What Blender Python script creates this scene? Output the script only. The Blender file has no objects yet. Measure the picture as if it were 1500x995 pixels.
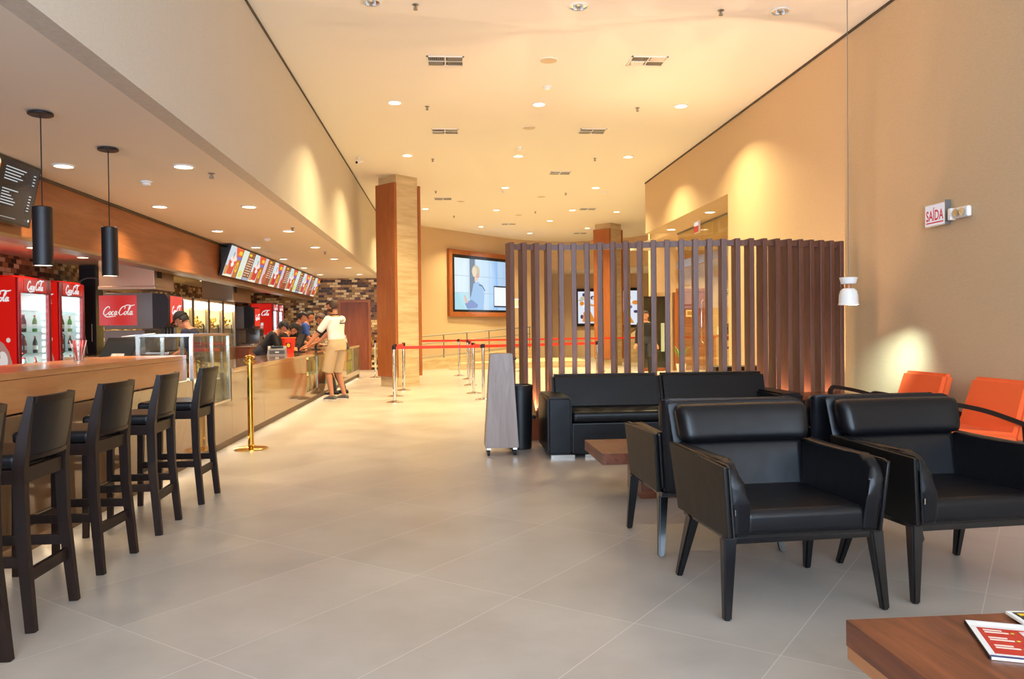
import bpy, bmesh, math, random
from mathutils import Vector, Matrix, Euler, Quaternion
random.seed(7)
C = bpy.context.scene.collection
PI = math.pi
sc = bpy.context.scene

# ------------------------------------------------------------------ camera
EYE = 1.25
_F, _CX, _CY = 1150.0, 750.0, 497.5
def _cam_axes():
    a = Vector(((657 - _CX) / _F, (482 - _CY) / _F, 1)).normalized()
    d = Vector((0.012, 1, 0)); d -= a * d.dot(a); d.normalize()
    up = -d
    x = a.cross(up)
    # rows of M (camera x right / y down / z forward in world coordinates)
    return [Vector((x[i], a[i], up[i])) for i in range(3)]
_r = _cam_axes()
cd = bpy.data.cameras.new('camera'); cam = bpy.data.objects.new('camera', cd); C.objects.link(cam)
R3 = Matrix((_r[0], -_r[1], -_r[2])).transposed()
cam.matrix_world = Matrix.Translation((0, 0, EYE)) @ R3.to_4x4()
cd.sensor_width = 36; cd.lens = _F / 1500 * 36; cd.clip_start = 0.05; cd.clip_end = 200
sc.camera = cam

# ------------------------------------------------------------------ world, big lights, exposure
w = bpy.data.worlds.new('world'); sc.world = w; w.use_nodes = True
w.node_tree.nodes['Background'].inputs[0].default_value = (0.62, 0.74, 1.0, 1)
w.node_tree.nodes['Background'].inputs[1].default_value = 0.35
vs = sc.view_settings
vs.view_transform = 'Standard'; vs.look = 'None'; vs.exposure = 0.0; vs.gamma = 1.0; vs.use_curve_mapping = False
sc.display_settings.display_device = 'sRGB'
try:
    sc.cycles.max_bounces = 8; sc.cycles.diffuse_bounces = 6; sc.cycles.glossy_bounces = 4
    sc.cycles.transmission_bounces = 6; sc.cycles.transparent_max_bounces = 12
    sc.cycles.sample_clamp_indirect = 4.0; sc.cycles.use_light_tree = True
    sc.cycles.caustics_reflective = False; sc.cycles.caustics_refractive = False
    sc.cycles.use_denoising = True
except Exception: pass

DAY_POWER = 1950; DAY_COL = (0.60, 0.78, 1.0)
LAMP_POWER = 92; LAMP_COL = (1.0, 0.82, 0.42)
LOW_POWER = 27; LOW_COL = (1.0, 0.72, 0.44)

def light(name, kind, loc, power, col, size=0.1, rot=(0, 0, 0), parent=None, **k):
    l = bpy.data.lights.new(name, kind); l.energy = power; l.color = col
    if kind == 'AREA':
        l.shape = k.get('shape', 'DISK'); l.size = size
        if 'size_y' in k: l.size_y = k['size_y']
        if 'spread' in k: l.spread = k['spread']
    elif kind == 'SPOT':
        l.shadow_soft_size = size; l.spot_size = k.get('cone', 1.2); l.spot_blend = k.get('blend', 0.6)
    else:
        l.shadow_soft_size = size
    o = bpy.data.objects.new(name, l); C.objects.link(o); o.location = loc; o.rotation_euler = rot
    if parent: o.parent = parent
    return o
# daylight through the glazed front behind the camera
light('daylight', 'AREA', (-0.6, -4.3, 2.3), DAY_POWER, DAY_COL, 10.4, (PI / 2 + .22, 0, 0), shape='RECTANGLE', size_y=4.2)

# ------------------------------------------------------------------ colour + materials
def s2l(c): return c / 12.92 if c <= 0.04045 else ((c + 0.055) / 1.055) ** 2.4
def hx(h):
    if isinstance(h, (tuple, list)): return tuple(h)[:3]
    h = h.lstrip('#'); return tuple(s2l(int(h[i:i + 2], 16) / 255) for i in (0, 2, 4))
def newmat(name):
    m = bpy.data.materials.new(name); m.use_nodes = True
    return m, m.node_tree, m.node_tree.nodes['Principled BSDF']
def N(nt, t, **kw):
    n = nt.nodes.new(t)
    for k, v in kw.items(): setattr(n, k, v)
    return n
def mat(name, col, rough=0.5, metal=0.0, bump=0.0, bscale=60.0, var=0.0, spec=0.5, coat=0.0, trans=0.0):
    m, nt, b = newmat(name); c = hx(col)
    b.inputs['Base Color'].default_value = (*c, 1); b.inputs['Roughness'].default_value = rough
    b.inputs['Metallic'].default_value = metal; b.inputs['Specular IOR Level'].default_value = spec
    b.inputs['Coat Weight'].default_value = coat; b.inputs['Coat Roughness'].default_value = 0.08
    b.inputs['Transmission Weight'].default_value = trans
    tc = N(nt, 'ShaderNodeTexCoord'); no = N(nt, 'ShaderNodeTexNoise')
    no.inputs['Scale'].default_value = bscale; no.inputs['Detail'].default_value = 3
    nt.links.new(tc.outputs['Object'], no.inputs['Vector'])
    if bump:
        bp = N(nt, 'ShaderNodeBump'); bp.inputs['Strength'].default_value = bump; bp.inputs['Distance'].default_value = 0.002
        nt.links.new(no.outputs['Fac'], bp.inputs['Height']); nt.links.new(bp.outputs['Normal'], b.inputs['Normal'])
    if var:
        r = N(nt, 'ShaderNodeValToRGB'); r.color_ramp.elements[0].position = .3; r.color_ramp.elements[1].position = .7
        r.color_ramp.elements[0].color = (*[x * (1 - var) for x in c], 1); r.color_ramp.elements[1].color = (*[min(1, x * (1 + var)) for x in c], 1)
        nt.links.new(no.outputs['Fac'], r.inputs['Fac']); nt.links.new(r.outputs['Color'], b.inputs['Base Color'])
    return m
def emit(name, col, s):
    m, nt, b = newmat(name); c = hx(col)
    b.inputs['Base Color'].default_value = (0.02, 0.02, 0.02, 1); b.inputs['Emission Color'].default_value = (*c, 1)
    b.inputs['Emission Strength'].default_value = s
    return m
def wood(name, c1, c2, axis='Z', scale=9.0, rough=0.4, coat=0.0, stretch=12.0, spec=.4):
    """stretched noise grain; axis = the direction the grain runs in object space"""
    m, nt, b = newmat(name); b.inputs['Roughness'].default_value = rough; b.inputs['Coat Weight'].default_value = coat; b.inputs['Specular IOR Level'].default_value = spec
    tc = N(nt, 'ShaderNodeTexCoord'); mp = N(nt, 'ShaderNodeMapping')
    s = {'X': (scale / stretch, scale, scale), 'Y': (scale, scale / stretch, scale), 'Z': (scale, scale, scale / stretch)}[axis]
    mp.inputs['Scale'].default_value = s
    n1 = N(nt, 'ShaderNodeTexNoise'); n1.inputs['Scale'].default_value = 1.6; n1.inputs['Detail'].default_value = 6; n1.inputs['Roughness'].default_value = .65
    n1.inputs['Distortion'].default_value = 1.2
    nt.links.new(tc.outputs['Object'], mp.inputs['Vector']); nt.links.new(mp.outputs['Vector'], n1.inputs['Vector'])
    r = N(nt, 'ShaderNodeValToRGB'); r.color_ramp.elements[0].position = .3; r.color_ramp.elements[1].position = .72
    r.color_ramp.elements[0].color = (*hx(c1), 1); r.color_ramp.elements[1].color = (*hx(c2), 1)
    nt.links.new(n1.outputs['Fac'], r.inputs['Fac']); nt.links.new(r.outputs['Color'], b.inputs['Base Color'])
    bp = N(nt, 'ShaderNodeBump'); bp.inputs['Strength'].default_value = .12; bp.inputs['Distance'].default_value = 0.002
    nt.links.new(n1.outputs['Fac'], bp.inputs['Height']); nt.links.new(bp.outputs['Normal'], b.inputs['Normal'])
    return m
def glass(name, tint='#ffffff', mixf=0.10):
    m = bpy.data.materials.new(name); m.use_nodes = True; nt = m.node_tree; nt.nodes.clear()
    o = N(nt, 'ShaderNodeOutputMaterial'); mx = N(nt, 'ShaderNodeMixShader'); t = N(nt, 'ShaderNodeBsdfTransparent'); g = N(nt, 'ShaderNodeBsdfGlossy')
    t.inputs[0].default_value = (*hx(tint), 1); g.inputs['Roughness'].default_value = 0.02
    lw = N(nt, 'ShaderNodeLayerWeight'); lw.inputs['Blend'].default_value = .25
    mm = N(nt, 'ShaderNodeMath', operation='MULTIPLY_ADD'); mm.inputs[1].default_value = .24; mm.inputs[2].default_value = mixf
    nt.links.new(lw.outputs['Fresnel'], mm.inputs[0]); nt.links.new(mm.outputs[0], mx.inputs[0])
    nt.links.new(t.outputs[0], mx.inputs[1]); nt.links.new(g.outputs[0], mx.inputs[2]); nt.links.new(mx.outputs[0], o.inputs[0])
    return m
def floor_mat():
    m, nt, b = newmat('porcelain_floor')
    g = N(nt, 'ShaderNodeNewGeometry'); L = nt.links.new
    az = math.radians(38.7)
    def dotv(v, off, div):
        d = N(nt, 'ShaderNodeVectorMath', operation='DOT_PRODUCT'); d.inputs[1].default_value = v
        L(g.outputs['Position'], d.inputs[0])
        a = N(nt, 'ShaderNodeMath', operation='MULTIPLY_ADD'); a.inputs[1].default_value = 1 / div; a.inputs[2].default_value = -off / div
        L(d.outputs['Value'], a.inputs[0]); return a
    u = dotv((math.cos(az), -math.sin(az), 0), -1.43, .605); v = dotv((math.sin(az), math.cos(az), 0), 4.22, 1.21)
    def line(a, wid):
        f = N(nt, 'ShaderNodeMath', operation='FRACT'); L(a.outputs[0], f.inputs[0])
        p = N(nt, 'ShaderNodeMath', operation='PINGPONG'); p.inputs[1].default_value = .5; L(a.outputs[0], p.inputs[0])
        l = N(nt, 'ShaderNodeMath', operation='LESS_THAN'); l.inputs[1].default_value = wid; L(p.outputs[0], l.inputs[0]); return l
    l1 = line(u, .0036); l2 = line(v, .0018)
    mxl = N(nt, 'ShaderNodeMath', operation='MAXIMUM'); L(l1.outputs[0], mxl.inputs[0]); L(l2.outputs[0], mxl.inputs[1])
    n = N(nt, 'ShaderNodeTexNoise'); n.inputs['Scale'].default_value = 1.7; n.inputs['Detail'].default_value = 7; n.inputs['Roughness'].default_value = .6
    L(g.outputs['Position'], n.inputs['Vector'])
    fu = N(nt, 'ShaderNodeMath', operation='FLOOR'); fv = N(nt, 'ShaderNodeMath', operation='FLOOR'); L(u.outputs[0], fu.inputs[0]); L(v.outputs[0], fv.inputs[0])
    cb = N(nt, 'ShaderNodeCombineXYZ'); L(fu.outputs[0], cb.inputs[0]); L(fv.outputs[0], cb.inputs[1])
    wn = N(nt, 'ShaderNodeTexWhiteNoise', noise_dimensions='3D'); L(cb.outputs[0], wn.inputs['Vector'])
    ad = N(nt, 'ShaderNodeMath', operation='MULTIPLY_ADD'); ad.inputs[1].default_value = .16; L(wn.outputs['Value'], ad.inputs[0]); L(n.outputs['Fac'], ad.inputs[2])
    r = N(nt, 'ShaderNodeValToRGB'); r.color_ramp.elements[0].position = .35; r.color_ramp.elements[1].position = .8
    r.color_ramp.elements[0].color = (*hx('#9b938b'), 1); r.color_ramp.elements[1].color = (*hx('#b3aaa0'), 1)
    L(ad.outputs[0], r.inputs['Fac'])
    mx = N(nt, 'ShaderNodeMix', data_type='RGBA'); L(mxl.outputs[0], mx.inputs[0]); L(r.outputs['Color'], mx.inputs[6]); mx.inputs[7].default_value = (*hx('#c3bbb1'), 1)
    L(mx.outputs[2], b.inputs['Base Color'])
    rr = N(nt, 'ShaderNodeMapRange'); rr.inputs['To Min'].default_value = .26; rr.inputs['To Max'].default_value = .42; L(n.outputs['Fac'], rr.inputs['Value'])
    L(rr.outputs[0], b.inputs['Roughness'])
    return m
def mosaic(name, along, tw, th, cols):
    m, nt, b = newmat(name); L = nt.links.new
    g = N(nt, 'ShaderNodeNewGeometry'); sp = N(nt, 'ShaderNodeSeparateXYZ'); L(g.outputs['Position'], sp.inputs[0])
    def dv(sock, d):
        a = N(nt, 'ShaderNodeMath', operation='DIVIDE'); a.inputs[1].default_value = d; L(sock, a.inputs[0]); return a
    v = dv(sp.outputs['Z'], th); fv = N(nt, 'ShaderNodeMath', operation='FLOOR'); L(v.outputs[0], fv.inputs[0])
    u0 = dv(sp.outputs[along], tw)
    half = N(nt, 'ShaderNodeMath', operation='MULTIPLY_ADD'); half.inputs[1].default_value = .5; L(fv.outputs[0], half.inputs[0]); L(u0.outputs[0], half.inputs[2])
    fu = N(nt, 'ShaderNodeMath', operation='FLOOR'); L(half.outputs[0], fu.inputs[0])
    cb = N(nt, 'ShaderNodeCombineXYZ'); L(fu.outputs[0], cb.inputs[0]); L(fv.outputs[0], cb.inputs[1])
    wn = N(nt, 'ShaderNodeTexWhiteNoise', noise_dimensions='3D'); L(cb.outputs[0], wn.inputs['Vector'])
    r = N(nt, 'ShaderNodeValToRGB'); r.color_ramp.interpolation = 'CONSTANT'
    while len(r.color_ramp.elements) < len(cols): r.color_ramp.elements.new(.5)
    for i, c in enumerate(cols): r.color_ramp.elements[i].position = i / len(cols); r.color_ramp.elements[i].color = (*hx(c), 1)
    L(wn.outputs['Value'], r.inputs['Fac'])
    def edge(a, wid):
        p = N(nt, 'ShaderNodeMath', operation='PINGPONG'); p.inputs[1].default_value = .5; L(a.outputs[0], p.inputs[0])
        l = N(nt, 'ShaderNodeMath', operation='LESS_THAN'); l.inputs[1].default_value = wid; L(p.outputs[0], l.inputs[0]); return l
    e1 = edge(half, .03); e2 = edge(v, .06); mxl = N(nt, 'ShaderNodeMath', operation='MAXIMUM'); L(e1.outputs[0], mxl.inputs[0]); L(e2.outputs[0], mxl.inputs[1])
    mx = N(nt, 'ShaderNodeMix', data_type='RGBA'); L(mxl.outputs[0], mx.inputs[0]); L(r.outputs['Color'], mx.inputs[6]); mx.inputs[7].default_value = (*hx('#6e6152'), 1)
    L(mx.outputs[2], b.inputs['Base Color']); b.inputs['Roughness'].default_value = .32; b.inputs['Specular IOR Level'].default_value = .3
    return m
def travertine(name, c1, c2, rough=.45):
    m, nt, b = newmat(name); L = nt.links.new; tc = N(nt, 'ShaderNodeTexCoord'); mp = N(nt, 'ShaderNodeMapping'); mp.inputs['Scale'].default_value = (1.2, 1.2, 9)
    n = N(nt, 'ShaderNodeTexNoise'); n.inputs['Scale'].default_value = 1.5; n.inputs['Detail'].default_value = 7; L(tc.outputs['Object'], mp.inputs[0]); L(mp.outputs[0], n.inputs['Vector'])
    r = N(nt, 'ShaderNodeValToRGB'); r.color_ramp.elements[0].position = .35; r.color_ramp.elements[1].position = .68
    r.color_ramp.elements[0].color = (*hx(c1), 1); r.color_ramp.elements[1].color = (*hx(c2), 1); L(n.outputs['Fac'], r.inputs['Fac'])
    L(r.outputs['Color'], b.inputs['Base Color']); b.inputs['Roughness'].default_value = rough
    return m
def wallpaper(name, col):
    m, nt, b = newmat(name); L = nt.links.new; tc = N(nt, 'ShaderNodeTexCoord'); mp = N(nt, 'ShaderNodeMapping'); mp.inputs['Scale'].default_value = (30, 30, 260)
    n = N(nt, 'ShaderNodeTexNoise'); n.inputs['Scale'].default_value = 1.0; n.inputs['Detail'].default_value = 3; L(tc.outputs['Object'], mp.inputs[0]); L(mp.outputs[0], n.inputs['Vector'])
    c = hx(col); r = N(nt, 'ShaderNodeValToRGB'); r.color_ramp.elements[0].position = .3; r.color_ramp.elements[1].position = .7
    r.color_ramp.elements[0].color = (*[x * .93 for x in c], 1); r.color_ramp.elements[1].color = (*[x * 1.05 for x in c], 1); L(n.outputs['Fac'], r.inputs['Fac'])
    L(r.outputs['Color'], b.inputs['Base Color']); b.inputs['Roughness'].default_value = .75
    return m
def art_mat(name, emission, rough=.4):
    m, nt, b = newmat(name); a = N(nt, 'ShaderNodeAttribute', attribute_name='ink')
    if emission:
        b.inputs['Base Color'].default_value = (.01, .01, .01, 1); nt.links.new(a.outputs['Color'], b.inputs['Emission Color']); b.inputs['Emission Strength'].default_value = emission
        b.inputs['Roughness'].default_value = .2
    else:
        nt.links.new(a.outputs['Color'], b.inputs['Base Color']); b.inputs['Roughness'].default_value = rough
    return m
def leather(name, col, rough=.36):
    m, nt, b = newmat(name); L = nt.links.new; tc = N(nt, 'ShaderNodeTexCoord'); v = N(nt, 'ShaderNodeTexVoronoi'); v.inputs['Scale'].default_value = 260
    n = N(nt, 'ShaderNodeTexNoise'); n.inputs['Scale'].default_value = 7
    L(tc.outputs['Object'], v.inputs['Vector']); L(tc.outputs['Object'], n.inputs['Vector'])
    bp = N(nt, 'ShaderNodeBump'); bp.inputs['Strength'].default_value = .15; bp.inputs['Distance'].default_value = .001; L(v.outputs['Distance'], bp.inputs['Height'])
    b2 = N(nt, 'ShaderNodeBump'); b2.inputs['Strength'].default_value = .25; b2.inputs['Distance'].default_value = .01; L(n.outputs['Fac'], b2.inputs['Height']); L(bp.outputs['Normal'], b2.inputs['Normal'])
    L(b2.outputs['Normal'], b.inputs['Normal']); b.inputs['Base Color'].default_value = (*hx(col), 1); b.inputs['Roughness'].default_value = rough; b.inputs['Specular IOR Level'].default_value = .28
    return m

M = {}
M['floor'] = floor_mat()
M['ceiling'] = mat('ceiling_paint', '#f7f1e8', .8)
M['soffit'] = mat('soffit_paint', '#e9dccb', .8)
M['wall'] = wallpaper('wall_covering', '#ccb08c')
M['wall_left'] = wallpaper('bulkhead_covering', '#cdc3b5')
M['farwall'] = wallpaper('far_wall_covering', '#d8ac6c')
M['mosaic_y'] = mosaic('glass_mosaic_side', 'Y', .15, .072, ['#3d2415', '#8a6a48', '#d2bd9a', '#5e3a22', '#e6d8bd', '#2a180f', '#a58460', '#744a2c'])
M['mosaic_x'] = mosaic('glass_mosaic_end', 'X', .17, .078, ['#4f3019', '#ab8a5c', '#ead6a8', '#7a5230', '#d6b980', '#3f2816', '#9c7746'])
M['dark_trim'] = mat('shadow_gap_trim', '#4a3d2e', .6)
M['header_wood'] = wood('header_wood', '#85502d', '#a87246', 'Y', 5, .35)
M['bar_wood'] = wood('bar_wood', '#a4683c', '#bd8050', 'Y', 6, .28, .2)
M['col_wood'] = wood('column_wood', '#8f4f2b', '#a8663c', 'Z', 10, .35)
M['door_wood'] = wood('door_wood', '#7d4228', '#96553a', 'Z', 10, .4)
M['slat_wood'] = wood('slat_wood', '#5d392c', '#78503f', 'Z', 14, .42, 0, 14)
M['slat_grey'] = wood('grey_board_wood', '#85746c', '#9f8d84', 'Z', 9, .45)
M['rose_wood'] = wood('rosewood', '#4a2416', '#85492c', 'Y', 7, .36, .1, 7)
M['rose_wood_x'] = wood('rosewood_cross', '#4a2110', '#84451f', 'X', 7, .25, .3, 7)
M['dark_wood'] = wood('wenge', '#180e0b', '#271812', 'Z', 20, .42, 0, 12, .22)
M['black_wood'] = mat('black_lacquered_wood', '#0d0c0e', .25, coat=.25)
M['counter'] = mat('glossy_beige_counter', '#8c6a48', .08, spec=.8, coat=.6, var=.02, bscale=2)
M['counter_top'] = mat('glossy_counter_top', '#a98160', .06, spec=.8, coat=.8)
M['toe'] = mat('dark_plinth', '#5b4630', .5)
M['trav'] = travertine('travertine', '#b99f78', '#d3bd96')
M['leather'] = leather('black_leather', '#0e0d10', .34)
M['leather_b'] = leather('black_leatherette', '#111014', .38)
M['leather_side'] = leather('charcoal_leather_panel', '#15110f', .42)
M['orange'] = mat('orange_fabric', '#f2642a', .85, bump=.4, bscale=300, var=.05)
M['steel'] = mat('brushed_steel', '#c9c4bd', .22, 1.0)
M['chrome'] = mat('chrome', '#e6e3de', .08, 1.0)
M['gold'] = mat('polished_brass', '#e0b050', .12, 1.0)
M['inox'] = mat('kitchen_steel', '#b8a58c', .32, 1.0)
M['black'] = mat('black_plastic', '#141315', .4)
M['blackmat'] = mat('matt_black_metal', '#1f1a1c', .45, .3)
M['grey'] = mat('grey_plastic', '#6c6967', .45)
M['grey_metal'] = mat('grey_metal', '#8d8a86', .35, .8)
M['white'] = mat('white_plastic', '#efece6', .4)
M['red'] = mat('red_enamel', '#d3120c', .25, coat=.3)
M['darkred'] = mat('dark_red_enamel', '#8e0d10', .25, coat=.3)
M['belt'] = mat('red_webbing', '#e8311c', .6)
M['glass'] = glass('clear_glass', '#f4faf8', .04)
M['glass2'] = glass('storefront_glass', '#f6f4e8', .03)
M['lamp'] = emit('lamp_glow', '#ffe9c8', 7)
M['led'] = emit('cool_led', '#dff2ff', 7)
M['lightbox'] = emit('lightbox_glow', '#fdf6ee', 1.6)
M['warmglow'] = emit('warm_shelf_light', '#ffd27a', 2.5)
M['screen'] = art_mat('screen_picture', 1.0)
M['screen_soft'] = art_mat('backlit_picture', .75)
M['print'] = art_mat('printed_picture', 0, .3)
M['popcorn'] = mat('popcorn', '#e8c46a', .8, bump=1, bscale=80, var=.2)
M['skin'] = mat('skin', '#b67a58', .5)
M['skin2'] = mat('skin_tanned', '#a06a48', .5)
M['hair'] = mat('dark_hair', '#1d1310', .6, bump=.6, bscale=200)
M['brownhair'] = mat('brown_hair', '#3a2216', .6, bump=.6, bscale=200)
M['shirt_white'] = mat('white_cotton', '#ece4d8', .85, bump=.2, bscale=30)
M['khaki'] = mat('khaki_cotton', '#c2a680', .85, bump=.2, bscale=30)
M['black_cloth'] = mat('black_cotton', '#17151a', .85)
M['navy'] = mat('navy_cotton', '#1d2138', .85)
M['blue_cloth'] = mat('blue_cotton', '#2d4f9a', .85)
M['denim'] = mat('dark_denim', '#2a2b35', .85)
M['shoe'] = mat('grey_canvas_shoe', '#5a5552', .7)
M['shoe_black'] = mat('black_shoe', '#151314', .5)
M['rubber'] = mat('black_rubber', '#1a1a1a', .7)
M['paper'] = mat('white_paper', '#f0ece2', .8)
M['leaf'] = mat('green_leaf', '#4d8a35', .6)
M['cup_red'] = mat('red_paper_cup', '#d8321a', .5)

# ------------------------------------------------------------------ mesh builder
class MB:
    def __init__(s): s.bm = bmesh.new(); s.T = Matrix.Identity(4)
    def _add(s, verts): 
        for v in verts: v.co = s.T @ v.co
    def box(s, x0, x1, y0, y1, z0, z1, bev=0.0, seg=2, T=None):
        r = bmesh.ops.create_cube(s.bm, size=1)['verts']
        for v in r: v.co = Vector(((x0 + x1) / 2 + v.co.x * (x1 - x0), (y0 + y1) / 2 + v.co.y * (y1 - y0), (z0 + z1) / 2 + v.co.z * (z1 - z0)))
        if bev > 0:
            es = list({e for v in r for e in v.link_edges})
            rr = bmesh.ops.bevel(s.bm, geom=es, offset=min(bev, abs(x1 - x0) * .49, abs(y1 - y0) * .49, abs(z1 - z0) * .49), segments=seg, profile=.5, affect='EDGES')
            vs_ = set(rr['verts']); 
            st = list(vs_); seen = set(vs_)
            while st:
                v = st.pop()
                for e in v.link_edges:
                    o = e.other_vert(v)
                    if o not in seen: seen.add(o); st.append(o)
            r = list(seen)
        if T is not None:
            for v in r: v.co = T @ v.co
        s._add(r); return r
    def hexa(s, b, t):
        """b, t: four bottom / four top corners, same order"""
        vs_ = [s.bm.verts.new(s.T @ Vector(p)) for p in list(b) + list(t)]
        f = s.bm.faces.new
        f(vs_[3::-1]); f(vs_[4:8])
        for i in range(4): f((vs_[i], vs_[(i + 1) % 4], vs_[4 + (i + 1) % 4], vs_[4 + i]))
        return vs_
    def ring(s, pts): return [s.bm.verts.new(s.T @ Vector(p)) for p in pts]
    def skin_rings(s, rings, cap=True, closed=True):
        vr = [s.ring(r) for r in rings]
        n = len(vr[0])
        for a, b in zip(vr, vr[1:]):
            for i in range(n if closed else n - 1):
                j = (i + 1) % n
                s.bm.faces.new((a[i], a[j], b[j], b[i]))
        if cap and closed:
            s.bm.faces.new(vr[0][::-1]); s.bm.faces.new(vr[-1])
    def cyl(s, p0, p1, r0, r1=None, seg=16, cap=True):
        r1 = r0 if r1 is None else r1
        p0 = Vector(p0); p1 = Vector(p1); d = (p1 - p0).normalized()
        a = d.orthogonal().normalized(); b = d.cross(a)
        mk = lambda p, r: [p + (a * math.cos(2 * PI * i / seg) + b * math.sin(2 * PI * i / seg)) * r for i in range(seg)]
        s.skin_rings([mk(p0, r0), mk(p1, r1)], cap)
    def tube(s, pts, r, seg=8, cap=True):
        pts = [Vector(p) for p in pts]; rings = []
        up = None
        for i, p in enumerate(pts):
            d = (pts[min(i + 1, len(pts) - 1)] - pts[max(i - 1, 0)]).normalized()
            if up is None: up = d.orthogonal().normalized()
            else:
                up = (up - d * up.dot(d)).normalized()
            b = d.cross(up); rr = r[i] if isinstance(r, (list, tuple)) else r
            rings.append([p + (up * math.cos(2 * PI * k / seg) + b * math.sin(2 * PI * k / seg)) * rr for k in range(seg)])
        s.skin_rings(rings, cap)
    def bar(s, pts, wd, ht, up=(0, 0, 1)):
        """rectangular section swept along pts; wd across, ht along up"""
        pts = [Vector(p) for p in pts]; up = Vector(up); rings = []
        for i, p in enumerate(pts):
            d = (pts[min(i + 1, len(pts) - 1)] - pts[max(i - 1, 0)]).normalized()
            sd = d.cross(up).normalized(); u = sd.cross(d)
            h = ht[i] if isinstance(ht, (list, tuple)) else ht; w_ = wd[i] if isinstance(wd, (list, tuple)) else wd
            rings.append([p - sd * w_ / 2 - u * h / 2, p + sd * w_ / 2 - u * h / 2, p + sd * w_ / 2 + u * h / 2, p - sd * w_ / 2 + u * h / 2])
        s.skin_rings(rings)
    def lathe(s, prof, c=(0, 0, 0), seg=24, cap=True):
        c = Vector(c)
        s.skin_rings([[c + Vector((r * math.cos(2 * PI * i / seg), r * math.sin(2 * PI * i / seg), z)) for i in range(seg)] for r, z in prof], cap)
    def ell(s, c, rx, ry, rz, seg=16, rings=10, T=None):
        r = bmesh.ops.create_uvsphere(s.bm, u_segments=seg, v_segments=rings, radius=1)['verts']
        for v in r:
            v.co = Vector((v.co.x * rx, v.co.y * ry, v.co.z * rz))
            if T is not None: v.co = T @ v.co
            v.co += Vector(c)
        s._add(r); return r
    def prism(s, poly, axis, a, b):
        """poly of 2D points in the plane normal to axis, extruded from a to b"""
        def P3(p, t):
            return {'X': (t, p[0], p[1]), 'Y': (p[0], t, p[1]), 'Z': (p[0], p[1], t)}[axis]
        s.skin_rings([[P3(p, a) for p in poly], [P3(p, b) for p in poly]])
    def build(s, name, m, parent=None, smooth=True, angle=35, loc=None, rot=None):
        bmesh.ops.recalc_face_normals(s.bm, faces=s.bm.faces)
        me = bpy.data.meshes.new(name); s.bm.to_mesh(me); s.bm.free()
        me.materials.append(M[m] if isinstance(m, str) else m)
        if smooth:
            for p in me.polygons: p.use_smooth = True
            try: me.set_sharp_from_angle(angle=math.radians(angle))
            except Exception: pass
        o = bpy.data.objects.new(name, me); C.objects.link(o)
        if smooth and name not in ('body', 'shirt', 'trousers', 'shorts', 'popcorn'):
            wn = o.modifiers.new('weighted_normals', 'WEIGHTED_NORMAL'); wn.keep_sharp = True
        if parent: o.parent = parent
        if loc is not None: o.location = loc
        if rot is not None: o.rotation_euler = rot
        return o
def B(name, m, x0, x1, y0, y1, z0, z1, parent=None, bev=0.0):
    """a box part whose own origin sits at its centre"""
    b = MB(); c = Vector(((x0 + x1) / 2, (y0 + y1) / 2, (z0 + z1) / 2)); b.box(x0 - c.x, x1 - c.x, y0 - c.y, y1 - c.y, z0 - c.z, z1 - c.z, bev)
    return b.build(name, m, parent, loc=c)
def tag(o, label, cat, group=None):
    o['label'] = label; o['category'] = cat
    if group: o['group'] = group
    return o
def struct(o): o['kind'] = 'structure'; return o
def thing(name, label, cat, loc=(0, 0, 0), rz=0, group=None):
    o = bpy.data.objects.new(name, None); C.objects.link(o); o.location = loc; o.rotation_euler = (0, 0, rz); o.empty_display_size = .1
    return tag(o, label, cat, group)
def dup(root, loc=None, rz=None, label=None, group=None):
    def cp(o, par):
        c = o.copy(); C.objects.link(c); c.parent = par
        for ch in list(o.children): cp(ch, c)
        return c
    r = cp(root, None)
    if loc is not None: r.location = loc
    if rz is not None: r.rotation_euler = (0, 0, rz)
    if label: r['label'] = label
    if group: r['group'] = group
    return r
def smooth_path(pts, n=6, closed=False):
    pts = [Vector(p) for p in pts]; out = []
    for i in range(len(pts) - 1):
        p0 = pts[max(i - 1, 0)]; p1 = pts[i]; p2 = pts[i + 1]; p3 = pts[min(i + 2, len(pts) - 1)]
        for k in range(n):
            t = k / n
            out.append(.5 * ((2 * p1) + (-p0 + p2) * t + (2 * p0 - 5 * p1 + 4 * p2 - p3) * t * t + (-p0 + 3 * p1 - 3 * p2 + p3) * t ** 3))
    out.append(pts[-1]); return out

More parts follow.
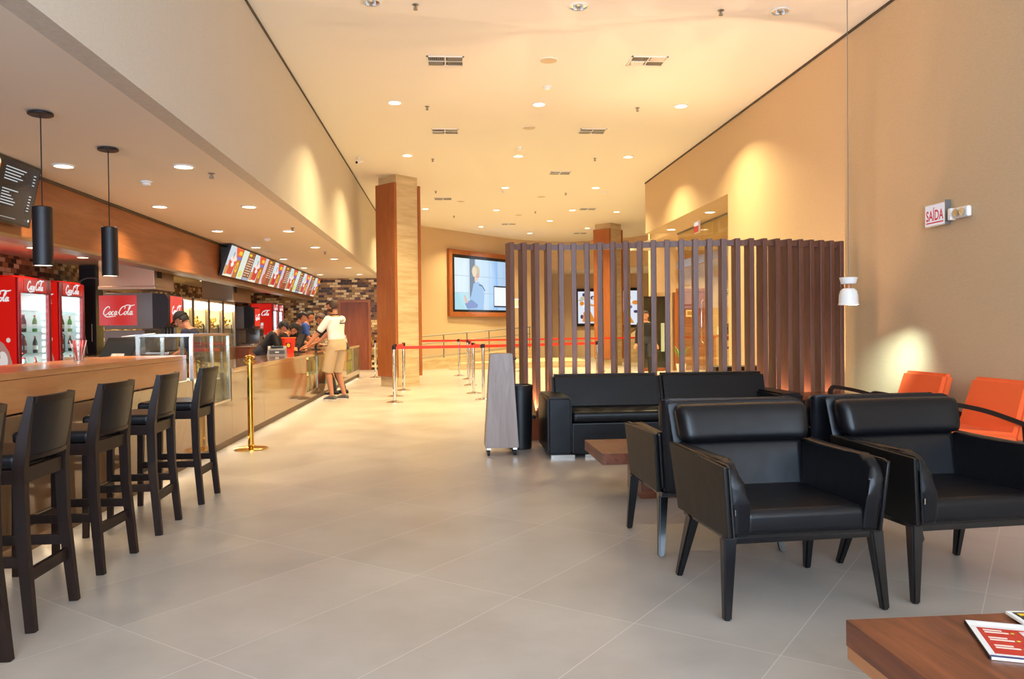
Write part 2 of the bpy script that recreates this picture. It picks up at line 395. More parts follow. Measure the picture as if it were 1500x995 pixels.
# ------------------------------------------------------------------ flat pictures, signs and lettering
_fonts = {}
def text_tris(s, shear=0.0, bold=0.0):
    key = (s, shear, bold)
    if key in _fonts: return _fonts[key]
    cu = bpy.data.curves.new('lettering', 'FONT'); cu.body = s; cu.shear = shear; cu.resolution_u = 3; cu.offset = bold
    ob = bpy.data.objects.new('lettering', cu); me = ob.to_mesh()
    me.calc_loop_triangles()
    vs_ = [(v.co.x, v.co.y) for v in me.vertices]; tr = [[vs_[i] for i in t.vertices] for t in me.loop_triangles]
    ob.to_mesh_clear(); bpy.data.objects.remove(ob); bpy.data.curves.remove(cu)
    xs = [p[0] for t in tr for p in t]; ys = [p[1] for t in tr for p in t]
    res = (tr, min(xs), max(xs), min(ys), max(ys)); _fonts[key] = res
    return res
SCRIPT = [
 [(.80, .80), (.86, .98), (.66, 1.08), (.34, .92), (.08, .50), (.10, .12), (.36, -.02), (.66, .10), (.86, .30)],
 [(1.10, .46), (.94, .36), (.92, .12), (1.04, 0), (1.20, .14), (1.21, .36), (1.10, .46), (1.20, .44)],
 [(1.62, .38), (1.50, .47), (1.36, .28), (1.38, .06), (1.52, 0), (1.66, .12)],
 [(2.10, .30), (2.04, .45), (1.90, .44), (1.79, .22), (1.86, .01), (2.00, .07), (2.10, .30), (2.13, .48), (2.10, .12), (2.18, .01), (2.28, .10)],
 [(2.34, .27), (2.46, .29)],
 [(3.26, .78), (3.34, .98), (3.12, 1.10), (2.80, .94), (2.54, .50), (2.56, .12), (2.82, -.02), (3.12, .10), (3.32, .30)],
 [(3.56, .46), (3.38, .36), (3.34, .12), (3.48, 0), (3.66, .14), (3.68, .38), (3.56, .46)],
 [(3.70, .34), (3.92, .52), (4.14, 1.0), (4.06, 1.12), (3.94, .80), (3.90, .14), (4.02, 0), (4.16, .16)],
 [(4.54, .30), (4.48, .45), (4.34, .44), (4.23, .22), (4.30, .01), (4.44, .07), (4.54, .30), (4.57, .48), (4.54, .12), (4.63, .01), (4.76, .12)],
 [(.30, -.12), (.80, -.26), (1.50, -.20), (2.10, -.16)],
 [(2.95, 1.02), (3.60, 1.26), (4.30, 1.20), (4.80, 1.30)],
]
class Art:
    """flat picture in the local plane (x right, y up); layers are lifted by a hair so they never fight"""
    def __init__(s): s.q = []; s.n = 0
    def poly(s, pts, col): s.q.append(([tuple(p) for p in pts], hx(col), s.n)); s.n += 1; return s
    def rect(s, x0, y0, x1, y1, col): return s.poly([(x0, y0), (x1, y0), (x1, y1), (x0, y1)], col)
    def ellipse(s, cx, cy, rx, ry, col, seg=18): return s.poly([(cx + rx * math.cos(2 * PI * i / seg), cy + ry * math.sin(2 * PI * i / seg)) for i in range(seg)], col)
    def grad(s, x0, y0, x1, y1, c0, c1, n=8, horiz=True):
        a = hx(c0); b = hx(c1)
        for i in range(n):
            t = (i + .5) / n; c = tuple(a[k] * (1 - t) + b[k] * t for k in range(3))
            if horiz: p = [(x0 + (x1 - x0) * i / n, y0), (x0 + (x1 - x0) * (i + 1) / n, y0), (x0 + (x1 - x0) * (i + 1) / n, y1), (x0 + (x1 - x0) * i / n, y1)]
            else: p = [(x0, y0 + (y1 - y0) * i / n), (x1, y0 + (y1 - y0) * i / n), (x1, y0 + (y1 - y0) * (i + 1) / n), (x0, y0 + (y1 - y0) * (i + 1) / n)]
            s.q.append((p, c, s.n))
        s.n += 1; return s
    def stroke(s, pts, w_, col):
        pts = [Vector((p[0], p[1])) for p in pts]; L_ = []; R_ = []
        for i, p in enumerate(pts):
            d = (pts[min(i + 1, len(pts) - 1)] - pts[max(i - 1, 0)]); d = d.normalized() if d.length else Vector((1, 0)); n = Vector((-d.y, d.x))
            ww = (w_[i] if isinstance(w_, (list, tuple)) else w_) / 2
            L_.append(p + n * ww); R_.append(p - n * ww)
        for i in range(len(pts) - 1): s.q.append(([tuple(L_[i]), tuple(R_[i]), tuple(R_[i + 1]), tuple(L_[i + 1])], hx(col), s.n + (i % 2) * .15))
        s.n += 1; return s
    def text(s, t, cx, cy, h, col, w_=None, shear=0.0, bold=0.0):
        tr, x0, x1, y0, y1 = text_tris(t, shear, bold); k = h / max(y1 - y0, 1e-6); kx = k if w_ is None else w_ / (x1 - x0)
        for tri in tr: s.q.append(([(cx + (p[0] - (x0 + x1) / 2) * kx, cy + (p[1] - (y0 + y1) / 2) * k) for p in tri], hx(col), s.n))
        s.n += 1; return s
    def script(s, cx, cy, wd, col, weight=.13, vertical=False):
        k = wd / 4.9
        for st in SCRIPT:
            pp = smooth_path([Vector((p[0] + p[1] * .22, p[1], 0)) for p in st], 4)
            pts = [(cx + (p.x - 2.5) * k, cy + (p.y - .5) * k * 1.25) for p in pp]
            n = len(pts); ww = [weight * k * (.75 + .6 * math.sin(PI * i / (n - 1))) for i in range(n)]
            s.stroke(pts, ww, col)
        return s
    def build(s, name, parent, loc, u, v, m='screen', lift=.0006):
        """loc: world/parent point of (0,0); u, v: direction of +x and +y"""
        me = bpy.data.meshes.new(name); vs_ = []; fs = []; cols = []
        u = Vector(u).normalized(); v = Vector(v).normalized(); n = u.cross(v)
        for pts, c, l in s.q:
            b = len(vs_)
            a2 = sum(pts[i][0] * pts[(i + 1) % len(pts)][1] - pts[(i + 1) % len(pts)][0] * pts[i][1] for i in range(len(pts)))
            if a2 < 0: pts = pts[::-1]
            for p in pts: vs_.append(u * p[0] + v * p[1] + n * (l * lift + .001))
            fs.append(list(range(b, b + len(pts)))); cols.append(c)
        me.from_pydata([tuple(p) for p in vs_], [], fs)
        at = me.attributes.new('ink', 'FLOAT_COLOR', 'CORNER'); li = 0
        for f, c in zip(me.polygons, cols):
            for _ in range(f.loop_total): at.data[li].color = (*c, 1); li += 1
        me.materials.append(M[m]); o = bpy.data.objects.new(name, me); C.objects.link(o); o.parent = parent; o.location = loc
        return o

# ================================================================== THE SETTING
H = 4.6; LOW = 2.85; XR = 4.6; XB = -2.0
struct(B('floor', 'floor', -7.2, 10.2, -4.6, 35, -.1, 0))
struct(B('ceiling', 'ceiling', -2.0, 10.2, -4.6, 35, H, H + .1))
struct(B('ceiling_over_counter', 'soffit', -4.16, XB - .15, -4.6, 24.8, LOW, LOW + .08))
struct(B('ceiling_kitchen', 'soffit', -7.2, -4.36, -4.6, 24.8, 2.42, 2.5))
struct(B('wall_right', 'wall', XR, XR + .3, -4.6, 12.6, 0, H))
struct(B('wall_recess_header', 'wall', XR, 9.6, 12.6, 18.0, 3.42, H))
struct(B('wall_recess_header_end', 'wall', 5.18, 9.6, 18.0, 19.7, 3.42, H))
struct(B('wall_recess_side', 'wall', XR + .3, 9.6, 12.3, 12.6, 0, H))
struct(B('wall_recess_end', 'wall', 5.18, 5.75, 19.5, 19.8, 2.12, 3.42))
struct(B('wall_lobby_end', 'wall', 5.75, 9.8, 22.0, 22.2, 0, H))
struct(B('wall_lobby_right', 'wall', 9.6, 9.8, 12.3, 30, 0, H))
struct(B('ceiling_lobby', 'soffit', 5.18, 9.6, 19.7, 22.0, 3.42, 3.5))
struct(B('wall_left', 'mosaic_y', -6.7, -6.5, -4.6, 24.8, 0, 2.5))
struct(B('wall_bulkhead', 'wall_left', XB - .15, XB, -4.6, 25.0, LOW, H))
struct(B('wall_end', 'mosaic_x', -6.7, XB, 24.7, 24.9, 0, LOW + .06))
struct(B('wall_end_upper', 'wall', XB - .15, XB, 24.85, 25.2, 0, H))
struct(B('wall_back', 'wall', -7.2, 10, -4.9, -4.7, H - .2, H + .1))
struct(B('trim_1', 'dark_trim', XR - .012, XR + .002, -4.6, 18.0, H - .03, H - .001))
struct(B('trim_2', 'dark_trim', XB - .002, XB + .012, -4.6, 25.0, H - .03, H - .001))
struct(B('trim_3', 'dark_trim', -4.15, -4.12, -4.6, 24.7, LOW - .03, LOW - .001))
hd = struct(B('wall_header', 'header_wood', -4.36, -4.15, -4.6, 24.7, 2.2, LOW + .05))
struct(B('trim_4', 'inox', -4.37, -4.14, -4.6, 24.7, 2.165, 2.2))
# curved far wall: a smooth arc of wall segments, full height on the left, a header above the passage on the right
FW = [(-2.0, 24.9), (-.86, 25.65), (.58, 27.27), (2.28, 29.3), (3.82, 30.3), (5.0, 30.33), (6.58, 29.2), (7.55, 27.93), (9.7, 25.5)]
def curved(name, pts, z0, z1, th, m):
    b = MB(); pp = [Vector((x, y, 0)) for x, y in pts]; out = []
    inn = []
    for i, p in enumerate(pp):
        d = (pp[min(i + 1, len(pp) - 1)] - pp[max(i - 1, 0)]).normalized(); n = Vector((-d.y, d.x, 0))
        inn.append(p); out.append(p + n * th)
    b.skin_rings([[ (a.x, a.y, z0), (o.x, o.y, z0), (o.x, o.y, z1), (a.x, a.y, z1)] for a, o in zip(inn, out)])
    return b.build(name, m, angle=40)
fwp = [(p.x, p.y) for p in smooth_path([(x, y, 0) for x, y in FW], 5)]
struct(curved('wall_far', fwp[:21], 0, H, .2, 'wall'))
struct(curved('wall_far_header', fwp[20:], 3.5, H, .2, 'wall'))
struct(B('ceiling_far_recess', 'soffit', 2.2, 10.0, 27.5, 34, 3.52, 3.6)) if 0 else None
b = MB(); b.prism([(3.8, 30.45), (5.0, 30.5), (6.7, 29.35), (7.7, 28.1), (9.7, 25.8), (9.7, 34), (3.8, 34)], 'Z', 3.52, 3.6); struct(b.build('ceiling_far_recess', 'soffit', smooth=False))
struct(B('wall_far_recess', 'wall', 3.6, 9.8, 33.0, 33.2, 0, 3.6))
struct(B('wall_far_recess_side', 'wall', 3.6, 3.8, 30.4, 33.2, 0, 3.6))
struct(B('wall_far_right', 'wall', 9.6, 9.8, 25.0, 33.2, 0, H))

# glazed front behind the camera (source of the daylight)
wf = bpy.data.objects.new('window_1', None); C.objects.link(wf); wf.location = (0, -4.55, 0); struct(wf)
for i in range(9):
    x = -6.4 + i * 1.375; B('mullion', 'grey_metal', x - .03, x + .03, -.04, .04, 0, H if x > -2 else LOW, wf)
B('transom', 'grey_metal', -6.5, 4.6, -.03, .03, 2.3, 2.38, wf)

# columns: travertine core turned 45 degrees, wood panels on two opposite faces
def column(x, y, label, half=.30):
    t = thing('column', label, 'column', (x, y, 0), math.radians(45 - 2))
    B('stone_shaft', 'trav', -half, half, -half, half, 0, H, t)
    B('wood_panel', 'col_wood', -half - .075, -half - .002, -half - .02, half + .02, .22, 4.42, t, .004)
    B('wood_panel', 'col_wood', half + .002, half + .075, -half - .02, half + .02, .22, 4.42, t, .004)
    for z in (.9, 1.8, 2.7, 3.6):
        for k, (a, b_, c, d) in enumerate([(-half, half, -half - .002, -half + .004)]):
            pass
    return t
column(-1.08, 17.55, 'travertine column with wood panels beside the food counter')
column(5.22, 25.3, 'far travertine column with wood panels rising behind the slatted screen')

# end-wall door and its frame
d1 = bpy.data.objects.new('door_1', None); C.objects.link(d1); d1.location = (-2.9, 24.68, 0); struct(d1)
B('door_leaf', 'door_wood', -.42, .42, -.03, .015, 0, 2.1, d1)
for x0, x1, z0, z1 in ((-.50, -.42, 0, 2.18), (.42, .50, 0, 2.18), (-.42, .42, 2.1, 2.18)): B('door_frame', 'col_wood', x0, x1, -.06, .02, z0, z1, d1, .004)
h = MB(); h.cyl((-.34, -.03, 1.0), (-.34, -.08, 1.0), .012); h.cyl((-.34, -.08, 1.0), (-.22, -.08, 1.0), .010); h.build('door_handle', 'chrome', d1)
d2 = bpy.data.objects.new('door_2', None); C.objects.link(d2); d2.location = (6.95, 21.98, 0); struct(d2)
B('door_leaf', 'door_wood', -.45, .45, -.03, .015, 0, 2.25, d2)
for x0, x1, z0, z1 in ((-.53, -.45, 0, 2.33), (.45, .53, 0, 2.33), (-.45, .45, 2.25, 2.33)): B('door_frame', 'col_wood', x0, x1, -.06, .02, z0, z1, d2, .004)
a = Art(); a.rect(-.14, -.1, .14, .1, '#e9dfc0'); a.rect(-.1, -.05, .1, .06, '#b08850'); a.build('door_plate', d2, (-.05, -.035, 1.62), (1, 0, 0), (0, 0, 1), 'print')

# glass front of the lobby recess
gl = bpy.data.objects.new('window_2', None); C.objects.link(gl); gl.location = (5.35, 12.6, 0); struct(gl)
for k in range(3): B('glass_pane', 'glass2', -.008, .008, .02 + k * 1.77, 1.76 + k * 1.77, .01, 3.38, gl)
B('top_rail', 'grey_metal', -.02, .02, 0, 5.35, 3.38, 3.42, gl)
B('reflected_band_rail', 'steel', -.04, .04, .3, 5.3, 2.58, 2.76, gl)  # rail added in place of a bluish reflected band on the glass
h = MB(); h.tube([(-.05, 3.4, .9), (-.09, 3.4, .95), (-.09, 3.4, 1.75), (-.05, 3.4, 1.8)], .014); h.build('pull_handle', 'chrome', gl)
h = MB(); h.tube([(-.05, 3.7, .9), (-.09, 3.7, .95), (-.09, 3.7, 1.75), (-.05, 3.7, 1.8)], .014); h.build('pull_handle', 'chrome', gl)

# low travertine kerb and ramp along the far wall
b = MB(); b.hexa([(-.9, 24.15, 0), (3.0, 27.6, 0), (2.85, 27.8, 0), (-1.05, 24.35, 0)], [(-.9, 24.15, .28), (3.0, 27.6, .55), (2.85, 27.8, .55), (-1.05, 24.35, .28)])
struct(b.build('trim_5', 'trav', smooth=False))
b = MB(); b.hexa([(.0, 23.9, 0), (4.4, 24.6, 0), (4.4, 27.4, 0), (2.9, 27.3, 0)], [(.0, 23.9, .2), (4.4, 24.6, .2), (4.4, 27.4, .2), (2.9, 27.3, .2)])
struct(b.build('trim_6', 'trav', smooth=False))
b = MB(); b.box(5.9, 9.5, 27.2, 27.45, 0, .85)
struct(b.build('trim_7', 'trav', smooth=False))

rl = thing('handrail', 'steel handrail with posts rising along the ramp below the large screen', 'handrail', (-.95, 24.25, 0))
A0 = Vector((0, 0, 0)); A1 = Vector((3.85, 3.45, 0)); 
def rp(t, z): p = A0.lerp(A1, t); return Vector((p.x, p.y, z + .27 * t))
for nm, z, r in (('top_rail', 1.02, .022), ('middle_rail', .78, .014), ('lower_rail', .36, .014)):
    h = MB(); h.tube([rp(0, z), rp(.5, z), rp(1, z)], r); h.build(nm, 'grey_metal', rl)
for k in range(6):
    h = MB(); h.cyl(rp(k / 5 * .98 + .01, .28), rp(k / 5 * .98 + .01, 1.02), .018, seg=8); h.build('post', 'grey_metal', rl)
rl2 = thing('handrail', 'short steel stair rail climbing in front of the far poster', 'handrail', (6.4, 27.9, 0))
h = MB(); h.tube([(0, 0, .9), (1.1, .6, 1.75), (1.4, .7, 1.75)], .03); h.build('top_rail', 'steel', rl2)
for k in (0, .5, 1): h = MB(); h.cyl((1.1 * k, .6 * k, 0), (1.1 * k, .6 * k, .9 + .85 * k), .02, seg=8); h.build('post', 'steel', rl2)

# ================================================================== CEILING FITTINGS
ORD = ['nearest', 'second', 'third', 'fourth', 'fifth', 'sixth', 'seventh', 'eighth', 'ninth']
def downlight(name, label, x, y, z, power, col, r=.09, on=True, group=None):
    t = thing(name, label, 'ceiling light', (x, y, z), 0, group)
    b = MB(); b.lathe([(r * 1.02, -.001), (r * 1.22, -.001), (r * 1.24, -.008), (r * 1.0, -.014), (r * .98, -.004)], seg=28, cap=False); b.build('trim_ring', 'white', t)
    if on:
        b = MB(); b.lathe([(r * .99, -.006), (r * .6, -.009), (r * .02, -.010)], seg=24); b.build('diffuser', 'lamp', t)
        light('bulb_light', 'AREA', (0, 0, -.03), power, col, r * 1.6, parent=t, spread=math.radians(126))
    else:
        b = MB(); b.lathe([(r * .98, -.003), (r * .7, .0), (r * .3, -.010), (r * .12, -.03), (r * .02, -.032)], seg=24); b.build('reflector', 'chrome', t)
        for k in (-1, 1):
            b = MB(); b.tube([(k * r * .45, 0, -.004), (k * r * .45, 0, -.03), (k * r * .2, 0, -.03)], .012, 8); b.build('unlit_bulb', 'white', t)
    return t
cols = [(-.75, 'left'), (1.39, 'middle'), (3.56, 'right')]
rows = [8.15, 11.72, 15.25, 18.65, 22.2]
rown = ['nearest row, unlit', 'second row', 'third row', 'fourth row', 'fifth row']
for i, y in enumerate(rows):
    for j, (x, cn) in enumerate(cols):
        if i >= 3 and j == 0: continue
        downlight('ceiling_downlight', f'round downlight of the high ceiling, {cn} column, {rown[i]}', x, y, H, LAMP_POWER, LAMP_COL, on=i > 0, group='downlights of the high ceiling')
for x, y, d in ((1.1, 25.8, 'over the ramp beyond the first column'), (3.2, 24.4, 'left of the far column'), (4.9, 22.5, 'just left of the recess corner'), (2.9, 27.6, 'closest to the curved far wall'), (4.7, 26.2, 'beside the far column top'), (-.6, 22.0, 'partly behind the near column')):
    downlight('ceiling_downlight', 'round ceiling downlight at the hall back, ' + d, x, y, H, LAMP_POWER, LAMP_COL, group='downlights of the high ceiling')
for x, y, d in ((4.98, 14.6, 'outside the lobby glass'), (4.98, 17.2, 'near the corner of the recess'), (7.2, 14.2, 'behind the lobby glass, nearer one'), (7.2, 18.2, 'behind the lobby glass, deeper one'), (7.3, 20.6, 'closest to the lobby door, added to brighten the lobby'), (7.3, 31.6, 'in the far passage right of the column')):  # lamp by the lobby door is an added fill for the dim lobby
    downlight('ceiling_downlight', 'recessed downlight in the low recess ceiling ' + d, x, y, 3.42 if y < 30 else 3.52, 105, LAMP_COL, group='recess downlights')
for i in range(7):
    y = 7.83 + i * 2.5
    for x, cn in ((-3.64, 'row nearer the menu boards'), (-2.53, 'row nearer the hall')):
        downlight('counter_downlight', f'recessed downlight over the food counter, {cn}, {ORD[i]} from the camera', x, y, LOW, LOW_POWER, LOW_COL, .085, group='downlights over the food counter')
for i, y in enumerate((11.15, 12.6, 15.5, 18.5, 21.5)):
    downlight('kitchen_downlight', f'recessed downlight in the red-lit kitchen ceiling, {ORD[i]} from the camera', -5.6, y, 2.42, 14, (1, .62, .36), .08, group='kitchen ceiling downlights')

def vent(x, y, label):
    t = thing('air_vent', label, 'air vent', (x, y, H), 0, 'ceiling air vents')
    W, D = .23, .17
    for x0, x1, y0, y1 in ((-W, W, -D, -D + .02), (-W, W, D - .02, D), (-W, -W + .02, -D, D), (W - .02, W, -D, D)): B('frame', 'white', x0, x1, y0, y1, -.012, -.001, t)
    B('divider', 'white', -.008, .008, -D + .02, D - .02, -.014, -.001, t); B('divider', 'white', -W + .02, W - .02, -.008, .008, -.0135, -.0012, t)
    B('backing', 'blackmat', -W + .02, W - .02, -D + .02, D - .02, -.003, -.001, t)
    b = MB()
    for q, (cx, cy) in enumerate(((-W / 2, -D / 2), (W / 2, -D / 2), (-W / 2, D / 2), (W / 2, D / 2))):
        for k in range(8):
            if q in (0, 3):
                xx = cx - .085 + k * .0243; b.hexa([(xx, cy - .062, -.004), (xx + .004, cy - .062, -.004), (xx + .004, cy + .062, -.004), (xx, cy + .062, -.004)], [(xx + .012, cy - .062, -.014), (xx + .016, cy - .062, -.014), (xx + .016, cy + .062, -.014), (xx + .012, cy + .062, -.014)])
            elif k < 6:
                yy = cy - .055 + k * .0205; b.hexa([(cx - .09, yy, -.004), (cx - .09, yy + .004, -.004), (cx + .09, yy + .004, -.004), (cx + .09, yy, -.004)], [(cx - .09, yy + .01, -.014), (cx - .09, yy + .014, -.014), (cx + .09, yy + .014, -.014), (cx + .09, yy + .01, -.014)])
    b.build('louvres', 'grey_metal', t, smooth=False)
for x, y, l in ((0, 9.88, 'near left air vent in the high ceiling'), (2.53, 9.76, 'near right air vent in the high ceiling'), (-.02, 13.38, 'left air vent behind the nearest left one'), (2.48, 13.28, 'right air vent behind the nearest right one'), (2.44, 16.87, 'air vent in the middle of the ceiling between third and fourth light rows'), (-.1, 20.29, 'air vent close to the near column top'), (3.96, 21.97, 'air vent towards the recess corner'), (1.96, 25.15, 'air vent near the curved far wall, left'), (4.69, 27.6, 'air vent beyond the far column top')): vent(x, y, l)
for x, y, l in ((1.29, 9.8, 'round flush ceiling speaker nearest to the camera'), (1.38, 13.1, 'round flush ceiling speaker behind the nearest one'), (2.4, 19.94, 'round flush ceiling speaker right of the ceiling middle'), (.36, 20.71, 'round flush ceiling speaker near the first column'), (2.11, 23.18, 'farthest round flush ceiling speaker')):
    t = thing('ceiling_speaker', l, 'speaker', (x, y, H), 0, 'ceiling speakers')
    b = MB(); b.lathe([(.115, -.0005), (.115, -.006), (.105, -.009)], seg=28, cap=False); b.build('rim', 'ceiling', t)
    b = MB(); b.lathe([(.105, -.001), (.104, -.007), (.02, -.009)], seg=28); b.build('grille', mat('speaker_grille', '#d6c4a4', .8) if 'speaker_grille' not in bpy.data.materials else bpy.data.materials['speaker_grille'], t)
def detector(x, y, z, l):
    t = thing('smoke_detector', l, 'smoke detector', (x, y, z), 0, 'smoke detectors')
    b = MB(); b.lathe([(.06, -.0005), (.062, -.012), (.055, -.02)], seg=20); b.build('base_ring', 'white', t)
    b = MB(); b.lathe([(.045, -.0205), (.045, -.04), (.03, -.05), (.01, -.052)], seg=20); b.build('sensor_head', 'white', t)
for x, y, z, l in ((1.41, 10.87, H, 'white smoke detector in the middle of the high ceiling, nearest'), (1.36, 14.53, H, 'white smoke detector just beyond the third row middle downlight'), (1.39, 19.16, H, 'white smoke detector just beyond the fourth row middle downlight'), (3.9, 19.2, H, 'white smoke detector close to the recess corner'), (-3.17, 8.62, LOW, 'white smoke detector in the counter ceiling, near the first pair of lights'), (-3.11, 13.9, LOW, 'white smoke detector in the counter ceiling beside the first menu board')): detector(x, y, z, l)
def sprinkler(x, y, z, l):
    t = thing('sprinkler', l, 'sprinkler', (x, y, z), 0, 'ceiling sprinklers')
    b = MB(); b.lathe([(.035, -.0005), (.035, -.004), (.012, -.012)], seg=16); b.build('escutcheon', 'grey_metal', t)
    b = MB(); b.cyl((0, 0, -.012), (0, 0, -.05), .009, seg=8); b.tube([(.012, 0, -.02), (.02, 0, -.035), (.006, 0, -.05)], .003, 6); b.tube([(-.012, 0, -.02), (-.02, 0, -.035), (-.006, 0, -.05)], .003, 6); b.build('head', 'grey_metal', t)
    b = MB(); b.lathe([(.024, -.05), (.024, -.053), (.004, -.054)], seg=14); b.build('deflector', 'grey_metal', t)
sp = [(-.3, 8.2), (2.92, 8.17), (-.28, 11.92), (2.92, 11.86), (-.27, 15.58), (2.93, 15.42), (-.27, 19.19), (2.95, 19.42), (2.53, 22.5), (.2, 23.4)]
spn = ['left sprinkler of the nearest pair', 'right sprinkler of the nearest pair', 'left sprinkler of the second pair', 'right sprinkler of the second pair', 'left sprinkler of the third pair', 'right sprinkler of the third pair', 'left sprinkler of the fourth pair', 'right sprinkler of the fourth pair', 'farthest sprinkler right of the middle', 'farthest sprinkler by the ramp']
for (x, y), l in zip(sp, spn): sprinkler(x, y, H, l + ' in the high ceiling')
for x, y, l in ((-2.37, 8.18, 'sprinkler in the counter ceiling nearest the camera'), (-2.4, 12.47, 'second sprinkler in the counter ceiling'), (-2.49, 16.27, 'third sprinkler in the counter ceiling')): sprinkler(x, y, LOW, l)
t = thing('security_camera', 'small white security camera with dark lens near the bulkhead edge', 'security camera', (-1.7, 15.5, H))
b = MB(); b.lathe([(.04, -.0005), (.04, -.02), (.015, -.03), (.012, -.07)], seg=14); b.build('mount', 'white', t)
b = MB(); b.cyl((.05, .06, -.06), (-.03, -.08, -.11), .03, seg=14); b.build('housing', 'white', t)
b = MB(); b.cyl((-.03, -.081, -.11), (-.034, -.09, -.113), .024, seg=14); b.build('lens', 'black', t)

# ================================================================== FOOD COUNTER SIDE
# red side art of a cooler (a glass bottle being poured over ice), local x right, y up
def cooler_art(wd, ht):
    a = Art(); a.rect(0, 0, wd, ht, '#e0190f')
    a.ellipse(wd * .5, ht * .30, wd * .42, ht * .26, '#b98a80'); a.ellipse(wd * .55, ht * .22, wd * .34, ht * .2, '#3a0f0c')
    a.ellipse(wd * .35, ht * .36, wd * .16, ht * .08, '#e8d8cf'); a.ellipse(wd * .68, ht * .40, wd * .12, ht * .07, '#f0e6e0')
    a.poly([(wd * .36, ht * .42), (wd * .64, ht * .42), (wd * .60, ht * .52), (wd * .56, ht * .58), (wd * .57, ht * .68), (wd * .43, ht * .68), (wd * .44, ht * .58), (wd * .40, ht * .52)], '#c9a9a0')
    a.rect(wd * .42, ht * .68, wd * .58, ht * .72, '#f2ece6')
    for k, (x, y) in enumerate(((.15, .5), (.82, .55), (.2, .28), (.86, .3), (.1, .1), (.5, .06), (.78, .12))): a.ellipse(wd * x, ht * y, wd * .05, ht * .018, '#ead9d2', 8)
    a.script(wd * .5, ht * .86, wd * .78, '#ffffff', .16)
    return a
def cooler(y0, label, x=-5.72, wd=.80, side=True):
    """glass-door drinks cooler: door faces +X; origin at its near front foot"""
    t = thing('drinks_cooler', label, 'drinks cooler', (x, y0, 0), 0, 'red drinks coolers')
    D = .62; Hh = 2.03
    b = MB(); b.box(-D, -.05, 0, .025, .1, Hh, .004); b.box(-D, -.05, wd - .025, wd, .1, Hh, .004); b.box(-D, -D + .03, .025, wd - .025, .1, Hh); b.box(-D, -.05, .025, wd - .025, Hh - .06, Hh, .003); b.box(-D, -.05, .025, wd - .025, .1, .2); b.build('body', 'red', t)
    B('plinth', 'black', -D + .02, -.06, .02, wd - .02, 0, .1, t)
    d = MB(); 
    for bx in ((0, .075, .12, Hh - .02), (wd - .075, wd, .12, Hh - .02), (.075, wd - .075, .12, .2), (.075, wd - .075, 1.80, Hh - .02)): d.box(-.045, 0, bx[0], bx[1], bx[2], bx[3], .006)
    dd = d.build('door', 'darkred', t)
    B('glass_pane', 'glass', -.03, -.02, .07, wd - .07, .19, 1.81, dd)
    a = Art(); a.rect(-.30, -.085, .30, .085, '#d3180f'); a.script(0, 0, .42, '#ffffff', .2); a.build('sign', dd, (.002, wd / 2, 1.905), (0, 1, 0), (0, 0, 1), 'screen_soft')
    h = MB(); h.tube([(.0, .05, .95), (.035, .05, .98), (.035, .05, 1.22), (.0, .05, 1.25)], .01, 8); h.build('handle', 'black', dd)
    for k in range(5): B('shelf', 'glass', -D + .04, -.08, .035, wd - .035, .36 + k * .30, .372 + k * .30, t)
    for k in (0, 1):
        yy = .085 if k == 0 else wd - .155
        l = MB()
        for q in range(17): l.box(-.06, -.052, yy, yy + (.02 if k == 0 else .07), .23 + q * .094, .23 + q * .094 + (.085 if k == 0 else .055), .008 if k else 0, 2)
        l.build('led_strip', 'led', t)
    for z_ in (1.93, 1.0): light('cooler_light', 'AREA', (-.25, wd / 2, z_ - .02), 9, (.80, .92, 1), .2, parent=t)
    B('liner', 'white', -D + .037, -.06, .026, .032, .2, 1.95, t); B('liner', 'white', -D + .037, -.06, wd - .032, wd - .026, .2, 1.95, t)
    B('interior_back', 'white', -D + .031, -D + .036, .03, wd - .03, .2, 1.95, t)
    if side:
        cooler_art(.56, 1.86).build('side_picture', t, (-D + .03, -.002, .14), (1, 0, 0), (0, 0, 1), 'screen_soft')
    return t
def bottle(name, col, h=.24, r=.032):
    key = 'bot_' + col
    if key not in M: M[key] = mat('bottle_' + col.strip('#'), col, .12)
    t = thing(name, 'small drink bottle on a lit cooler shelf', 'bottle')
    b = MB(); b.lathe([(r * .9, 0), (r, .01), (r, h * .55), (r * .85, h * .68), (r * .4, h * .85), (r * .38, h * .92)], seg=10); b.build('bottle_body', key, t)
    b = MB(); b.lathe([(r * .45, h * .92), (r * .45, h)], seg=10); b.build('cap', 'red', t)
    b = MB(); b.lathe([(r * 1.02, h * .2), (r * 1.02, h * .45)], seg=10, cap=False); b.build('wrap_label', 'white', t)
    return t
protos = {c: None for c in ('#2b130c', '#2f7a2c', '#c8dce6', '#b03018')}
def stock(x, y, wd, shelves=(1, 2, 3, 4), tagtxt='bottles in the nearest cooler', where='nearest red cooler'):
    cs = list(protos)
    for s in shelves:
        for k in range(5):
            c = cs[(s + k // 2) % 4]; xx = x - .16 - .09 * (k % 2); yy = y + .15 + k * (wd - .30) / 4; z = .372 + s * .30
            lab = {'#2b130c': 'dark cola', '#2f7a2c': 'green', '#c8dce6': 'clear', '#b03018': 'reddish'}[c] + ' drink bottle standing on a shelf of the ' + where
            if protos[c] is None:
                protos[c] = bottle('drink_bottle', c); protos[c].location = (xx, yy, z); protos[c]['label'] = lab; protos[c]['group'] = tagtxt
            else: dup(protos[c], (xx, yy, z), 0, lab, tagtxt)
CO = [(9.7, 'nearest red glass-door drinks cooler, cut by the left edge'), (10.62, 'red glass-door drinks cooler directly left of the first black pendant shade'), (12.02, 'rightmost cooler of the near trio, below the mosaic wall')]
cooler(9.62, 'red drinks cooler cut off by the left edge of the photo', wd=.78)
cooler(10.98, 'red drinks cooler with lit glass door, middle of the near three', wd=.88)
cooler(12.1, 'red drinks cooler with lit glass door, right end of the near three', wd=.80)
